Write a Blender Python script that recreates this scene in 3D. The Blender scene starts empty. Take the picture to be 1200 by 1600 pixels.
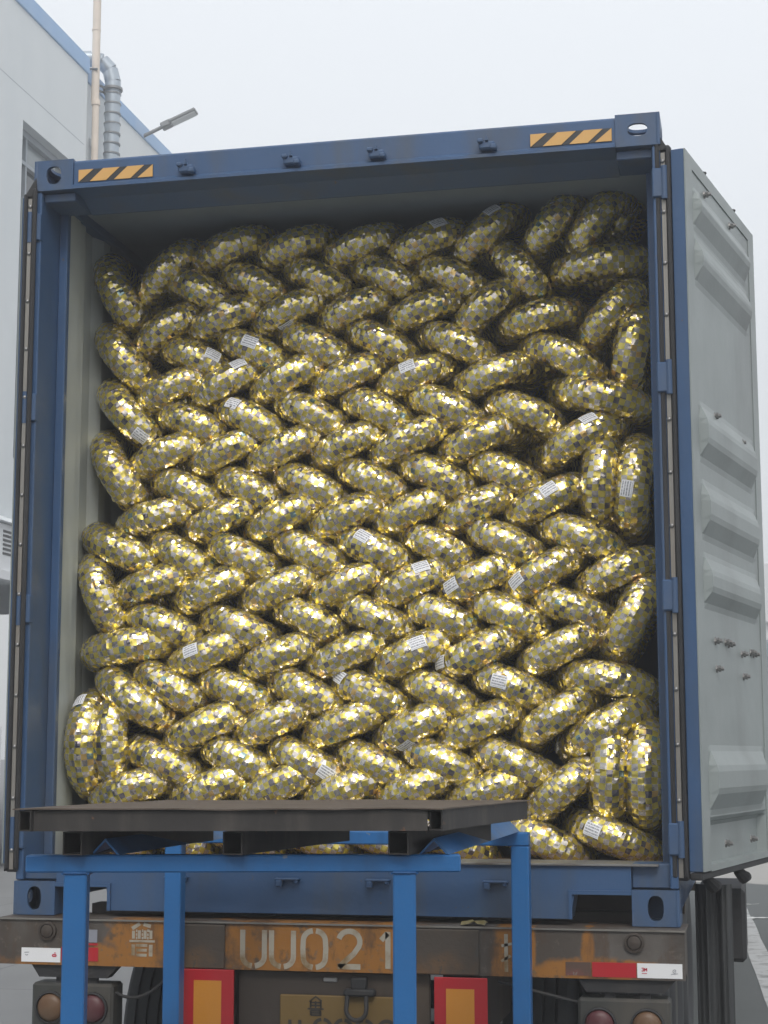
import bpy, math, random
import numpy as np
from mathutils import Vector, Matrix, noise

random.seed(7)
S = bpy.context.scene
COL = S.collection
R = math.radians
ZB = 1.1                      # height of the container's underside over the ground

# ---------------------------------------------------------------- camera, sky, sun, exposure
cam = bpy.data.cameras.new('camera'); co = bpy.data.objects.new('camera', cam); COL.objects.link(co)
cam.sensor_fit = 'VERTICAL'; cam.sensor_height = 24.0; cam.lens = 2651.17 / 1600 * 24.0
cam.clip_start = 0.05; cam.clip_end = 3000
cr = Vector((0.97718, 0.21241, -0.001535)); cu = Vector((0.031711, -0.138735, 0.989822)); cf = Vector((-0.210035, 0.967282, 0.142305))
m = Matrix((cr, cu, -cf)).transposed().to_4x4(); m.translation = Vector((1.49127, -5.99777, 0.57484 + ZB))
co.matrix_world = m
S.camera = co

SUN_EL, SUN_AZ = 46.0, 165.0          # azimuth clockwise from +y: behind the camera, to its right
w = bpy.data.worlds.new('World'); S.world = w; w.use_nodes = True
nt = w.node_tree; nt.nodes.clear()
out = nt.nodes.new('ShaderNodeOutputWorld'); bg = nt.nodes.new('ShaderNodeBackground')
sky = nt.nodes.new('ShaderNodeTexSky'); sky.sky_type = 'NISHITA'; sky.sun_disc = False
sky.sun_elevation = R(SUN_EL); sky.sun_rotation = R(SUN_AZ)
sky.air_density = 1.2; sky.dust_density = 6.0; sky.ozone_density = 1.0
mix = nt.nodes.new('ShaderNodeMix'); mix.data_type = 'RGBA'; mix.inputs[0].default_value = 0.72
mix.inputs[7].default_value = (12.1, 12.45, 12.8, 1)       # the even white of the overcast
nt.links.new(sky.outputs[0], mix.inputs[6]); nt.links.new(mix.outputs[2], bg.inputs[0])
bg.inputs[1].default_value = 0.10
nt.links.new(bg.outputs[0], out.inputs[0])
sl = bpy.data.lights.new('sun', 'SUN'); sl.energy = 1.35; sl.angle = R(16); sl.color = (1, .975, .94)
so = bpy.data.objects.new('sun', sl); COL.objects.link(so)
az, el = R(SUN_AZ), R(SUN_EL)
so.rotation_euler = Vector((math.sin(az)*math.cos(el), math.cos(az)*math.cos(el), math.sin(el))).to_track_quat('Z', 'Y').to_euler()
S.cycles.glossy_bounces = 2
S.view_settings.view_transform = 'Standard'; S.view_settings.look = 'None'
S.view_settings.gamma = 1; S.view_settings.use_curve_mapping = False; S.view_settings.exposure = 0.22

# ---------------------------------------------------------------- helpers
def tag(o, label=None, cat=None, group=None, kind=None):
    for k, v in (('label', label), ('category', cat), ('group', group), ('kind', kind)):
        if v: o[k] = v
    return o
WORLD = {}
def wloc(o): return WORLD.get(o.name, Vector(o.location))
def empty(name, loc, label=None, cat=None, group=None):
    o = bpy.data.objects.new(name, None); o.empty_display_size = .1; COL.objects.link(o); o.location = loc
    WORLD[o.name] = Vector(loc)
    return tag(o, label, cat, group)

class MB:
    """collects vertices and faces in world coordinates, then links them as one mesh object"""
    def __init__(s): s.v = []; s.f = []
    def add(s, vs, fs):
        n = len(s.v); s.v += [tuple(p) for p in vs]; s.f += [tuple(i + n for i in f) for f in fs]; return s
    def box(s, x0, x1, y0, y1, z0, z1, c=0.0):
        """box with chamfered edges when c > 0"""
        x0, x1 = min(x0, x1), max(x0, x1); y0, y1 = min(y0, y1), max(y0, y1); z0, z1 = min(z0, z1), max(z0, z1)
        M = Matrix.Translation(((x0+x1)/2, (y0+y1)/2, (z0+z1)/2))
        return s.obox(M, (x1-x0)/2, (y1-y0)/2, (z1-z0)/2, c)
    def obox(s, M, hx, hy, hz, c=0.0):
        if c <= 0:
            vs = [M @ Vector((x*hx, y*hy, z*hz)) for x in (-1, 1) for y in (-1, 1) for z in (-1, 1)]
            return s.add(vs, [(0, 1, 3, 2), (4, 6, 7, 5), (0, 4, 5, 1), (2, 3, 7, 6), (0, 2, 6, 4), (1, 5, 7, 3)])
        c = min(c, hx*.9, hy*.9, hz*.9)
        pts = []; idx = {}
        for sx in (-1, 1):
            for sy in (-1, 1):
                for sz in (-1, 1):
                    for k in range(3):
                        p = [sx*(hx-c), sy*(hy-c), sz*(hz-c)]; p[k] = (sx, sy, sz)[k] * (hx, hy, hz)[k]
                        idx[(sx, sy, sz, k)] = len(pts); pts.append(M @ Vector(p))
        fs = []
        for k in range(3):
            a, b = (k+1) % 3, (k+2) % 3
            for sg in (-1, 1):
                q = []
                for (ta, tb) in ((-1, -1), (1, -1), (1, 1), (-1, 1)):
                    t = [0, 0, 0]; t[k] = sg; t[a] = ta; t[b] = tb; q.append(idx[(*t, k)])
                fs.append(tuple(q if sg > 0 else q[::-1]))
        for k in range(3):
            a, b = (k+1) % 3, (k+2) % 3
            for ta in (-1, 1):
                for tb in (-1, 1):
                    t0 = [0, 0, 0]; t0[k] = -1; t0[a] = ta; t0[b] = tb; t1 = list(t0); t1[k] = 1
                    q = [idx[(*t0, a)], idx[(*t1, a)], idx[(*t1, b)], idx[(*t0, b)]]
                    fs.append(tuple(q if ta*tb < 0 else q[::-1]))
        for sx in (-1, 1):
            for sy in (-1, 1):
                for sz in (-1, 1):
                    q = [idx[(sx, sy, sz, k)] for k in range(3)]
                    fs.append(tuple(q if sx*sy*sz > 0 else q[::-1]))
        return s.add(pts, fs)
    def bar(s, a, b, wd, ht, c=0.0, up=(0, 0, 1)):
        a, b = Vector(a), Vector(b); d = b - a; L = d.length; d.normalize()
        u = Vector(up); x = d.cross(u)
        if x.length < 1e-4: x = d.cross(Vector((1, 0, 0)))
        x.normalize(); u = x.cross(d)
        M = Matrix((x, d, u)).transposed().to_4x4(); M.translation = (a + b)/2
        return s.obox(M, wd/2, L/2, ht/2, c)
    def tube(s, pts, r, n=12, cap=True):
        pts = [Vector(p) for p in pts]; rings = []; rr = r if hasattr(r, '__len__') else [r]*len(pts)
        ref = None
        for i, p in enumerate(pts):
            d = (pts[min(i+1, len(pts)-1)] - pts[max(i-1, 0)]).normalized()
            if ref is None: ref = d.orthogonal().normalized()
            x = (ref - d*ref.dot(d)).normalized(); ref = x; y = d.cross(x)
            rings.append([p + (x*math.cos(2*math.pi*k/n) + y*math.sin(2*math.pi*k/n))*rr[i] for k in range(n)])
        vs = [q for ring in rings for q in ring]
        fs = [(i*n+k, i*n+(k+1) % n, (i+1)*n+(k+1) % n, (i+1)*n+k) for i in range(len(pts)-1) for k in range(n)]
        if cap: fs += [tuple(range(n))[::-1], tuple((len(pts)-1)*n+k for k in range(n))]
        return s.add(vs, fs)
    def lathe(s, origin, axis, prof, n=32):
        """prof: (distance along axis, radius) pairs; closed where the radius is 0"""
        ax = Vector(axis).normalized(); x = ax.orthogonal().normalized(); y = ax.cross(x); o = Vector(origin)
        vs = [o + ax*t + (x*math.cos(2*math.pi*k/n) + y*math.sin(2*math.pi*k/n))*max(r, 1e-5) for (t, r) in prof for k in range(n)]
        fs = [(i*n+k, i*n+(k+1) % n, (i+1)*n+(k+1) % n, (i+1)*n+k) for i in range(len(prof)-1) for k in range(n)]
        return s.add(vs, fs)
    def prism(s, poly, d):
        """poly: planar list of points, pushed along vector d"""
        p = [Vector(q) for q in poly]; d = Vector(d); n = len(p)
        vs = p + [q + d for q in p]
        return s.add(vs, [tuple(range(n))[::-1], tuple(range(n, 2*n))] + [(i, (i+1) % n, n+(i+1) % n, n+i) for i in range(n)])
    def sweep(s, prof, a, b):
        """open profile (list of points) swept from offset a to offset b, single sided sheet"""
        p = [Vector(q) for q in prof]; n = len(p); a, b = Vector(a), Vector(b)
        return s.add([q+a for q in p] + [q+b for q in p], [(i, i+1, n+i+1, n+i) for i in range(n-1)])
    def plate_hole(s, c, ux, uy, hx, hy, rx, ry, th, n=28, sup=2.6):
        """rectangular plate with an oval hole, th thick along ux x uy"""
        c, ux, uy = Vector(c), Vector(ux).normalized(), Vector(uy).normalized(); un = ux.cross(uy)
        o = []; r = []
        for k in range(n):
            t = 2*math.pi*(k+.5)/n; cx, sx = math.cos(t), math.sin(t)
            q = max(abs(cx)/hx, abs(sx)/hy); o.append((cx/q, sx/q))
            e = 2/sup; r.append((math.copysign(abs(cx)**e, cx)*rx, math.copysign(abs(sx)**e, sx)*ry))
        # snap the outline to the corners
        for sx in (-1, 1):
            for sy in (-1, 1):
                k = min(range(n), key=lambda i: (o[i][0]-sx*hx)**2 + (o[i][1]-sy*hy)**2); o[k] = (sx*hx, sy*hy)
        vs = []
        for z in (0, th):
            vs += [c + ux*a + uy*b + un*z for a, b in o]; vs += [c + ux*a + uy*b + un*z for a, b in r]
        fs = []
        for k in range(n):
            j = (k+1) % n
            fs += [(k, n+k, n+j, j), (2*n+k, 2*n+j, 3*n+j, 3*n+k), (n+k, 3*n+k, 3*n+j, n+j), (k, j, 2*n+j, 2*n+k)]
        return s.add(vs, fs)
    def build(s, name, mat, parent=None, smooth=None, centre=True):
        v = np.array(s.v, float); c = (v.min(0)+v.max(0))/2 if centre else np.zeros(3)
        me = bpy.data.meshes.new(name); me.from_pydata((v-c).tolist(), [], s.f); me.update()
        me.materials.append(mat)
        o = bpy.data.objects.new(name, me); COL.objects.link(o)
        c = Vector(c); WORLD[o.name] = c
        if parent: o.parent = parent; o.location = c - wloc(parent)
        else: o.location = c
        if smooth:
            me.polygons.foreach_set('use_smooth', [True]*len(me.polygons))
            me.set_sharp_from_angle(angle=R(smooth))
        return o
def bx(name, mat, parent, *a, c=.004):
    return MB().box(*a, c=c).build(name, mat, parent)
def again(o, world, parent):
    """copy of one part at another world place, mesh shared"""
    c = o.copy(); COL.objects.link(c); c.parent = parent; WORLD[c.name] = Vector(world)
    c.location = Vector(world) - (wloc(parent) if parent else Vector())
    return c

# ---------------------------------------------------------------- materials
def nmat(name):
    m = bpy.data.materials.new(name); m.use_nodes = True; t = m.node_tree; t.nodes.clear()
    o = t.nodes.new('ShaderNodeOutputMaterial'); b = t.nodes.new('ShaderNodeBsdfPrincipled')
    t.links.new(b.outputs[0], o.inputs[0]); return m, t, b
def nd(t, typ, **kw):
    n = t.nodes.new(typ)
    for k, v in kw.items(): setattr(n, k, v)
    return n
def mixc(t, fac, a, b, mode='MIX'):
    n = t.nodes.new('ShaderNodeMix'); n.data_type = 'RGBA'; n.blend_type = mode
    for i, v in ((0, fac), (6, a), (7, b)):
        if hasattr(v, 'is_linked'): t.links.new(v, n.inputs[i])
        elif i == 0: n.inputs[0].default_value = v
        else: n.inputs[i].default_value = (*v, 1)
    return n.outputs[2]
def math_(t, op, a, b=None, c=None):
    n = t.nodes.new('ShaderNodeMath'); n.operation = op
    for i, v in enumerate((a, b, c)):
        if v is None: continue
        if hasattr(v, 'is_linked'): t.links.new(v, n.inputs[i])
        else: n.inputs[i].default_value = v
    return n.outputs[0]
def noise_(t, scale, detail=4, vec=None, stretch=None, rough=.55):
    n = t.nodes.new('ShaderNodeTexNoise'); n.inputs['Scale'].default_value = scale
    n.inputs['Detail'].default_value = detail; n.inputs['Roughness'].default_value = rough
    if vec is None: vec = t.nodes.new('ShaderNodeTexCoord').outputs['Object']
    if stretch:
        mp = t.nodes.new('ShaderNodeMapping'); mp.inputs['Scale'].default_value = stretch; t.links.new(vec, mp.inputs[0]); vec = mp.outputs[0]
    t.links.new(vec, n.inputs['Vector']); return n.outputs['Fac']
def ramp(t, f, lo, hi):
    n = t.nodes.new('ShaderNodeMapRange'); n.inputs[1].default_value = lo; n.inputs[2].default_value = hi
    n.interpolation_type = 'SMOOTHSTEP'; t.links.new(f, n.inputs[0]); return n.outputs[0]
def surf(name, col, rough=.5, metal=0., var=.18, dirt=None, dirt_amt=.5, dscale=5., streak=True, bump=.15, bscale=60., worn=None, worn_amt=.2):
    """painted or bare surface: tone variation, dirt in streaks, chips of another colour, fine relief"""
    m, t, b = nmat(name)
    c = mixc(t, noise_(t, 3.1, 5), tuple(x*(1-var) for x in col), tuple(min(1, x*(1+var)) for x in col))
    if dirt:
        f = noise_(t, dscale, 6, stretch=(1, 1, .22) if streak else None)
        c = mixc(t, math_(t, 'MULTIPLY', ramp(t, f, .46, .72), dirt_amt), c, dirt)
    if worn:
        f = noise_(t, 14., 8, rough=.65)
        c = mixc(t, ramp(t, f, .66-worn_amt*.5, .69-worn_amt*.5), c, worn)
    t.links.new(c, b.inputs['Base Color'])
    t.links.new(ramp(t, noise_(t, 7, 5), -.6, 1.8), (rr := nd(t, 'ShaderNodeMath', operation='MULTIPLY_ADD')).inputs[0])
    rr.inputs[1].default_value = .3; rr.inputs[2].default_value = rough - .13; t.links.new(rr.outputs[0], b.inputs['Roughness'])
    b.inputs['Metallic'].default_value = metal
    if bump:
        bp = nd(t, 'ShaderNodeBump'); bp.inputs['Strength'].default_value = bump; bp.inputs['Distance'].default_value = .004
        t.links.new(noise_(t, bscale, 4), bp.inputs['Height']); t.links.new(bp.outputs[0], b.inputs['Normal'])
    return m
M = {}
M['blue'] = surf('container_blue_paint', (.038, .090, .195), .45, dirt=(.075, .085, .095), dirt_amt=.55, worn=(.13, .085, .06), worn_amt=-.03)
M['inner'] = surf('container_inner_paint', (.44, .48, .48), .5, dirt=(.22, .24, .23), dirt_amt=.4)
M['door_in'] = surf('door_inner_paint', (.25, .282, .28), .42, dirt=(.15, .16, .16), dirt_amt=.45, dscale=3)
M['rubber'] = surf('black_rubber', (.018, .018, .02), .6, var=.3, dirt=(.07, .07, .07), dirt_amt=.5)
M['flap'] = surf('grey_rubber_flap', (.035, .038, .04), .65, var=.3, dirt=(.085, .085, .085), dirt_amt=.7)
M['ceil'] = surf('ceiling_paint', (.22, .27, .32), .6, dirt=(.16, .19, .22), dirt_amt=.4)
M['strip'] = surf('zinc_strip', (.30, .285, .26), .38, .5, dirt=(.22, .16, .11), dirt_amt=.6)
M['steel'] = surf('dull_steel', (.30, .30, .30), .42, .7, dirt=(.12, .1, .08), dirt_amt=.5)
M['dark'] = surf('dark_grime', (.022, .022, .024), .7, var=.3, dirt=(.06, .05, .04))
M['ply'] = surf('plywood_floor', (.14, .09, .055), .7, dirt=(.06, .05, .04))
M['sblack'] = surf('stripe_black', (.03, .032, .036), .5)
M['syellow'] = surf('stripe_amber', (.66, .38, .12), .5, dirt=(.36, .25, .13), dirt_amt=.4)
M['stand'] = surf('stand_blue_paint', (.017, .125, .34), .38, dirt=(.02, .05, .10), dirt_amt=.5, worn=(.16, .19, .24), worn_amt=-.04)
M['tray'] = surf('sooty_steel', (.034, .031, .030), .62, .2, var=.35, dirt=(.085, .075, .066), dirt_amt=.75, dscale=9, worn=(.12, .065, .04), worn_amt=.03)
M['traytop'] = surf('worn_board', (.105, .082, .065), .75, dirt=(.07, .055, .045), dirt_amt=.7, streak=False, bump=.5)
M['rusty'] = surf('rusty_frame_paint', (.058, .046, .037), .68, var=.35, dirt=(.15, .075, .025), dirt_amt=.8, dscale=5, streak=False, worn=(.05, .045, .04), worn_amt=.12, bump=.35)
# rear beam: grimy brown steel with worn orange paint left in patches of their own shape
m, t, b = nmat('rear_beam_paint')
tc = nd(t, 'ShaderNodeTexCoord').outputs['Object']
acc = None
for (cx_, cz_, sx_, sz_) in ((-.70, -.02, .16, .16), (-.05, -.01, .37, .20), (.12, -.02, .22, .20), (-1.02, -.075, .26, .05), (-.82, -.045, .10, .06), (.63, 0., .055, .2), (.86, -.065, .22, .05), (1.06, -.045, .14, .025), (.91, .02, .025, .09), (.72, 0., .02, .12)):
    s1 = nd(t, 'ShaderNodeVectorMath', operation='SUBTRACT'); s1.inputs[1].default_value = (cx_, 0, cz_); t.links.new(tc, s1.inputs[0])
    s2 = nd(t, 'ShaderNodeVectorMath', operation='MULTIPLY'); s2.inputs[1].default_value = (1/sx_, 0, 1/sz_); t.links.new(s1.outputs[0], s2.inputs[0])
    s3 = nd(t, 'ShaderNodeVectorMath', operation='LENGTH'); t.links.new(s2.outputs[0], s3.inputs[0])
    v_ = math_(t, 'SUBTRACT', 1., s3.outputs['Value']); acc = v_ if acc is None else math_(t, 'MAXIMUM', acc, v_)
nz_ = noise_(t, 6.5, 7, tc, rough=.62)
f_ = ramp(t, math_(t, 'ADD', acc, math_(t, 'MULTIPLY', math_(t, 'SUBTRACT', nz_, .5), 2.2)), -.05, .42)
c = mixc(t, noise_(t, 4, 6, tc), (.040, .033, .028), (.085, .068, .055))
c = mixc(t, ramp(t, noise_(t, 3, 6, tc, (1, 1, .5)), .5, .7), c, (.11, .10, .09))
orc = mixc(t, noise_(t, 5, 5, tc), (.24, .095, .011), (.38, .16, .022))
orc = mixc(t, ramp(t, noise_(t, 17, 7, tc), .55, .68), orc, (.10, .06, .03))
c = mixc(t, math_(t, 'MULTIPLY', f_, .92), c, orc)
c = mixc(t, math_(t, 'MULTIPLY', ramp(t, noise_(t, 9, 8, tc, (1, 1, .3), rough=.7), .50, .66), .75), c, (.075, .040, .020))
c = mixc(t, math_(t, 'MULTIPLY', ramp(t, noise_(t, 30, 6, tc, rough=.7), .58, .66), .6), c, (.13, .11, .09))
t.links.new(c, b.inputs['Base Color']); b.inputs['Roughness'].default_value = .62
bp = nd(t, 'ShaderNodeBump'); bp.inputs['Strength'].default_value = .3; bp.inputs['Distance'].default_value = .004
t.links.new(noise_(t, 40, 5, tc), bp.inputs['Height']); t.links.new(bp.outputs[0], b.inputs['Normal'])
M['beam'] = m
M['orange'] = surf('orange_plate_paint', (.26, .115, .015), .6, dirt=(.07, .045, .025), dirt_amt=.75, dscale=3.2, streak=False, worn=(.09, .06, .04), worn_amt=.05)
M['peel'] = surf('peeled_tape', (.10, .06, .045), .7, var=.4, dirt=(.24, .05, .05), dirt_amt=.8, dscale=14, streak=False, worn=(.18, .16, .14), worn_amt=.14)
M['weld'] = surf('weld_bead_paint', (.013, .09, .26), .35, worn=(.12, .08, .06), worn_amt=.05)
M['brown'] = surf('brown_frame_paint', (.045, .034, .027), .7, dirt=(.09, .065, .045), dirt_amt=.6)
M['stencil'] = surf('stencil_white', (.36, .33, .27), .7, dirt=(.20, .13, .05), dirt_amt=1.0, dscale=11, streak=False)
M['rwhite'] = surf('reflective_white', (.78, .79, .80), .35, var=.05, dirt=(.6, .6, .6), dirt_amt=.3)
M['rred'] = surf('reflective_red', (.42, .016, .024), .35, var=.1)
M['print'] = surf('grey_print', (.25, .26, .3), .5)
M['rgold'] = surf('amber_board', (.58, .24, .03), .4, var=.12, dirt=(.4, .18, .04), dirt_amt=.4)
M['lens_a'] = surf('amber_lens', (.12, .062, .028), .45, dirt=(.16, .12, .08), dirt_amt=.7, streak=False)
M['lens_r'] = surf('red_lens', (.08, .018, .022), .45, dirt=(.13, .08, .08), dirt_amt=.7, streak=False)
M['lampbox'] = surf('lamp_box_paint', (.045, .046, .042), .55, dirt=(.12, .10, .08))
M['platey'] = surf('number_board_paint', (.16, .10, .028), .6, dirt=(.10, .075, .04), dirt_amt=.9, dscale=4, streak=False)
M['wall'] = surf('factory_wall_paint', (.70, .74, .76), .7, var=.03, dirt=(.60, .65, .68), dirt_amt=.6, dscale=.5, bscale=8)
M['band'] = surf('parapet_blue_paint', (.30, .47, .72), .6, var=.06, dirt=(.5, .6, .75), dirt_amt=.4, dscale=.8)
M['frame'] = surf('window_frame_grey', (.30, .34, .38), .5)
M['pipe'] = surf('cream_pipe', (.66, .58, .50), .5, dirt=(.5, .42, .34), dirt_amt=.4)
M['duct'] = surf('galvanised_duct', (.40, .46, .52), .4, .45, var=.15, dirt=(.28, .32, .37), dirt_amt=.4)
M['lampgrey'] = surf('lamp_grey', (.20, .21, .22), .4, .3)
M['lamplens'] = surf('lamp_lens', (.62, .65, .66), .3, var=.1)
M['teal'] = surf('far_glass', (.16, .30, .34), .2)
M['farwall'] = surf('far_wall_paint', (.72, .74, .76), .7, var=.04)
M['line'] = surf('road_paint', (.46, .47, .47), .8, dirt=(.16, .16, .16), dirt_amt=.8, dscale=7, streak=False, worn=(.10, .105, .105), worn_amt=.08)
m, t, b = nmat('window_glass'); b.inputs['Base Color'].default_value = (.04, .05, .06, 1); b.inputs['Roughness'].default_value = .08; M['glass'] = m

# the yard: pale concrete on the left, darker asphalt on the right, joints and stains
m, t, b = nmat('yard_surface')
tc = nd(t, 'ShaderNodeTexCoord').outputs['Object']; sep = nd(t, 'ShaderNodeSeparateXYZ'); t.links.new(tc, sep.inputs[0])
c1 = mixc(t, noise_(t, .9, 8, tc), (.20, .205, .21), (.29, .295, .30))
c1 = mixc(t, math_(t, 'MULTIPLY', noise_(t, 60, 3, tc), .3), c1, (.12, .12, .12))
c2 = mixc(t, noise_(t, 1.3, 8, tc), (.050, .058, .058), (.078, .087, .085))
c2 = mixc(t, math_(t, 'MULTIPLY', noise_(t, 120, 3, tc), .5), c2, (.13, .14, .14))
side = ramp(t, sep.outputs[0], .0, .02)
far = ramp(t, math_(t, 'ADD', sep.outputs[1], math_(t, 'MULTIPLY', noise_(t, .6, 3, tc), 2.)), 18.3, 18.5)
c2 = mixc(t, far, c2, (.36, .35, .33))
c = mixc(t, side, c1, c2)
jx = math_(t, 'ABSOLUTE', math_(t, 'SUBTRACT', math_(t, 'PINGPONG', math_(t, 'ADD', sep.outputs[0], .7), 2.5), 1.25))
jy = math_(t, 'ABSOLUTE', math_(t, 'SUBTRACT', math_(t, 'PINGPONG', math_(t, 'ADD', sep.outputs[1], .4), 2.5), 1.25))
j = math_(t, 'LESS_THAN', math_(t, 'MINIMUM', jx, jy), .008)
c = mixc(t, math_(t, 'MULTIPLY', j, .55), c, (.05, .05, .05))
t.links.new(c, b.inputs['Base Color']); b.inputs['Roughness'].default_value = .75
bp = nd(t, 'ShaderNodeBump'); bp.inputs['Strength'].default_value = .3; bp.inputs['Distance'].default_value = .01
t.links.new(noise_(t, 80, 4, tc), bp.inputs['Height']); t.links.new(bp.outputs[0], b.inputs['Normal'])
M['yard'] = m

# foil: gold squares set against silver ones, both metal; each square its own tone
m, t, b = nmat('checked_foil')
uv = nd(t, 'ShaderNodeUVMap').outputs[0]
sc = nd(t, 'ShaderNodeVectorMath', operation='MULTIPLY'); sc.inputs[1].default_value = (58, 18, 1); t.links.new(uv, sc.inputs[0])
nw = nd(t, 'ShaderNodeTexNoise'); nw.inputs['Scale'].default_value = .45; nw.inputs['Detail'].default_value = 2; t.links.new(sc.outputs[0], nw.inputs['Vector'])
wob = nd(t, 'ShaderNodeVectorMath', operation='MULTIPLY_ADD'); wob.inputs[1].default_value = (.5, .5, 0); t.links.new(nw.outputs['Color'], wob.inputs[0]); t.links.new(sc.outputs[0], wob.inputs[2])
fl = nd(t, 'ShaderNodeVectorMath', operation='FLOOR'); t.links.new(wob.outputs[0], fl.inputs[0])
sp = nd(t, 'ShaderNodeSeparateXYZ'); t.links.new(fl.outputs[0], sp.inputs[0])
par = math_(t, 'FLOORED_MODULO', math_(t, 'ADD', sp.outputs[0], sp.outputs[1]), 2.)
oi = nd(t, 'ShaderNodeObjectInfo')
seed = nd(t, 'ShaderNodeVectorMath', operation='ADD'); t.links.new(fl.outputs[0], seed.inputs[0])
cx = nd(t, 'ShaderNodeCombineXYZ'); t.links.new(math_(t, 'MULTIPLY', oi.outputs['Random'], 97.), cx.inputs[2]); t.links.new(cx.outputs[0], seed.inputs[1])
wn = nd(t, 'ShaderNodeTexWhiteNoise'); wn.noise_dimensions = '3D'; t.links.new(seed.outputs[0], wn.inputs['Vector'])
r1 = wn.outputs['Value']; sr = nd(t, 'ShaderNodeSeparateColor'); t.links.new(wn.outputs['Color'], sr.inputs[0])
gold = mixc(t, sr.outputs[0], (.66, .525, .055), (.84, .685, .12))
gold = mixc(t, ramp(t, sr.outputs[1], .96, .97), gold, (.78, .50, .14))
silv = mixc(t, sr.outputs[0], (.44, .39, .35), (.76, .70, .64))
silv = mixc(t, ramp(t, sr.outputs[1], .87, .89), silv, (.20, .175, .20))
silv = mixc(t, ramp(t, sr.outputs[1], .985, .99), silv, (.24, .36, .36))
c = mixc(t, par, gold, silv)
t.links.new(c, b.inputs['Base Color']); b.inputs['Metallic'].default_value = .86
b.inputs['Coat Weight'].default_value = 1.0; b.inputs['Coat Roughness'].default_value = .14; b.inputs['Coat IOR'].default_value = 1.75      # clear film over the metal
rg = nd(t, 'ShaderNodeMapRange'); t.links.new(par, rg.inputs[0]); rg.inputs[3].default_value = .30; rg.inputs[4].default_value = .22
t.links.new(rg.outputs[0], b.inputs['Roughness'])
bp = nd(t, 'ShaderNodeBump'); bp.inputs['Strength'].default_value = .25; bp.inputs['Distance'].default_value = .002
t.links.new(noise_(t, 90, 3), bp.inputs['Height']); t.links.new(bp.outputs[0], b.inputs['Normal'])
M['foil'] = m

# paper sticker: rows of small unreadable grey print
m, t, b = nmat('printed_paper')
uv = nd(t, 'ShaderNodeUVMap').outputs[0]; sp = nd(t, 'ShaderNodeSeparateXYZ'); t.links.new(uv, sp.inputs[0])
ln = math_(t, 'LESS_THAN', math_(t, 'FRACT', math_(t, 'MULTIPLY', sp.outputs[1], 5.)), .55)
oi = nd(t, 'ShaderNodeObjectInfo')
nv = nd(t, 'ShaderNodeCombineXYZ'); t.links.new(math_(t, 'MULTIPLY', sp.outputs[0], 26.), nv.inputs[0])
t.links.new(math_(t, 'MULTIPLY', math_(t, 'FLOOR', math_(t, 'MULTIPLY', sp.outputs[1], 5.)), 3.7), nv.inputs[1]); t.links.new(math_(t, 'MULTIPLY', oi.outputs['Random'], 50.), nv.inputs[2])
tx = math_(t, 'GREATER_THAN', noise_(t, 1.6, 2, nv.outputs[0]), .44)
ed = math_(t, 'MULTIPLY', math_(t, 'LESS_THAN', math_(t, 'ABSOLUTE', math_(t, 'SUBTRACT', sp.outputs[0], .5)), .43), math_(t, 'LESS_THAN', math_(t, 'ABSOLUTE', math_(t, 'SUBTRACT', sp.outputs[1], .5)), .42))
f = math_(t, 'MULTIPLY', math_(t, 'MULTIPLY', ln, tx), math_(t, 'MULTIPLY', ed, .75))
t.links.new(mixc(t, f, (.86, .87, .90), (.12, .13, .17)), b.inputs['Base Color']); b.inputs['Roughness'].default_value = .45
M['paper'] = m

# ================================================================ setting
g = MB(); g.add([(-400, -400, 0), (400, -400, 0), (400, 900, 0), (-400, 900, 0)], [(0, 1, 2, 3)])
gr = g.build('yard_ground', M['yard'], centre=False); tag(gr, kind='structure')
# worn painted line along the right of the truck, with two splashes of white paint across it
l = MB()
def lane(y): return 1.025 + (16.8 - y)*.0455
ys = [-8 + k*.8 for k in range(33)]
l.add([(lane(y)-.005-.004*math.sin(y*3.1), y, .004) for y in ys] + [(lane(y)+.165+.006*math.sin(y*2.3), y, .004) for y in ys],
      [(i, 33+i, 33+i+1, i+1) for i in range(32)])
tag(l.build('lane_line', M['line'], centre=False), kind='structure')
M['splash'] = surf('spilt_white_paint', (.60, .61, .60), .7, dirt=(.3, .3, .3), dirt_amt=.4)
for (y, x0, x1, hw, sd) in ((14.12, 1.225, 1.47, .10, 2), (12.4, 1.21, 1.80, .13, 5)):
    p = MB(); rg_ = random.Random(sd); n = 16; up = []; dn = []
    for i in range(n+1):
        f = i/n; h = hw*(.25 + .75*math.sin(math.pi*min(1, f*1.6))) * rg_.uniform(.35, 1)
        if i in (0, n): h = .004
        yy = y + .05*math.sin(f*5+sd)
        up.append((x0+(x1-x0)*f, yy+h, .008)); dn.append((x0+(x1-x0)*f, yy-h*.8, .008))
    p.add(dn+up, [(i, i+1, n+2+i, n+1+i) for i in range(n)])
    tag(p.build('paint_splash', M['splash'], centre=False), kind='structure')

# ================================================================ factory building on the left
WX = -9.5; HW = 13.72
fb = empty('factory_building', (WX, 20, 0), 'pale grey factory building with a light blue parapet band behind the container', 'building')
W0, W1 = 17.83, 29.0          # long window
Z0, Z1 = 6.2, 11.62
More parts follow.
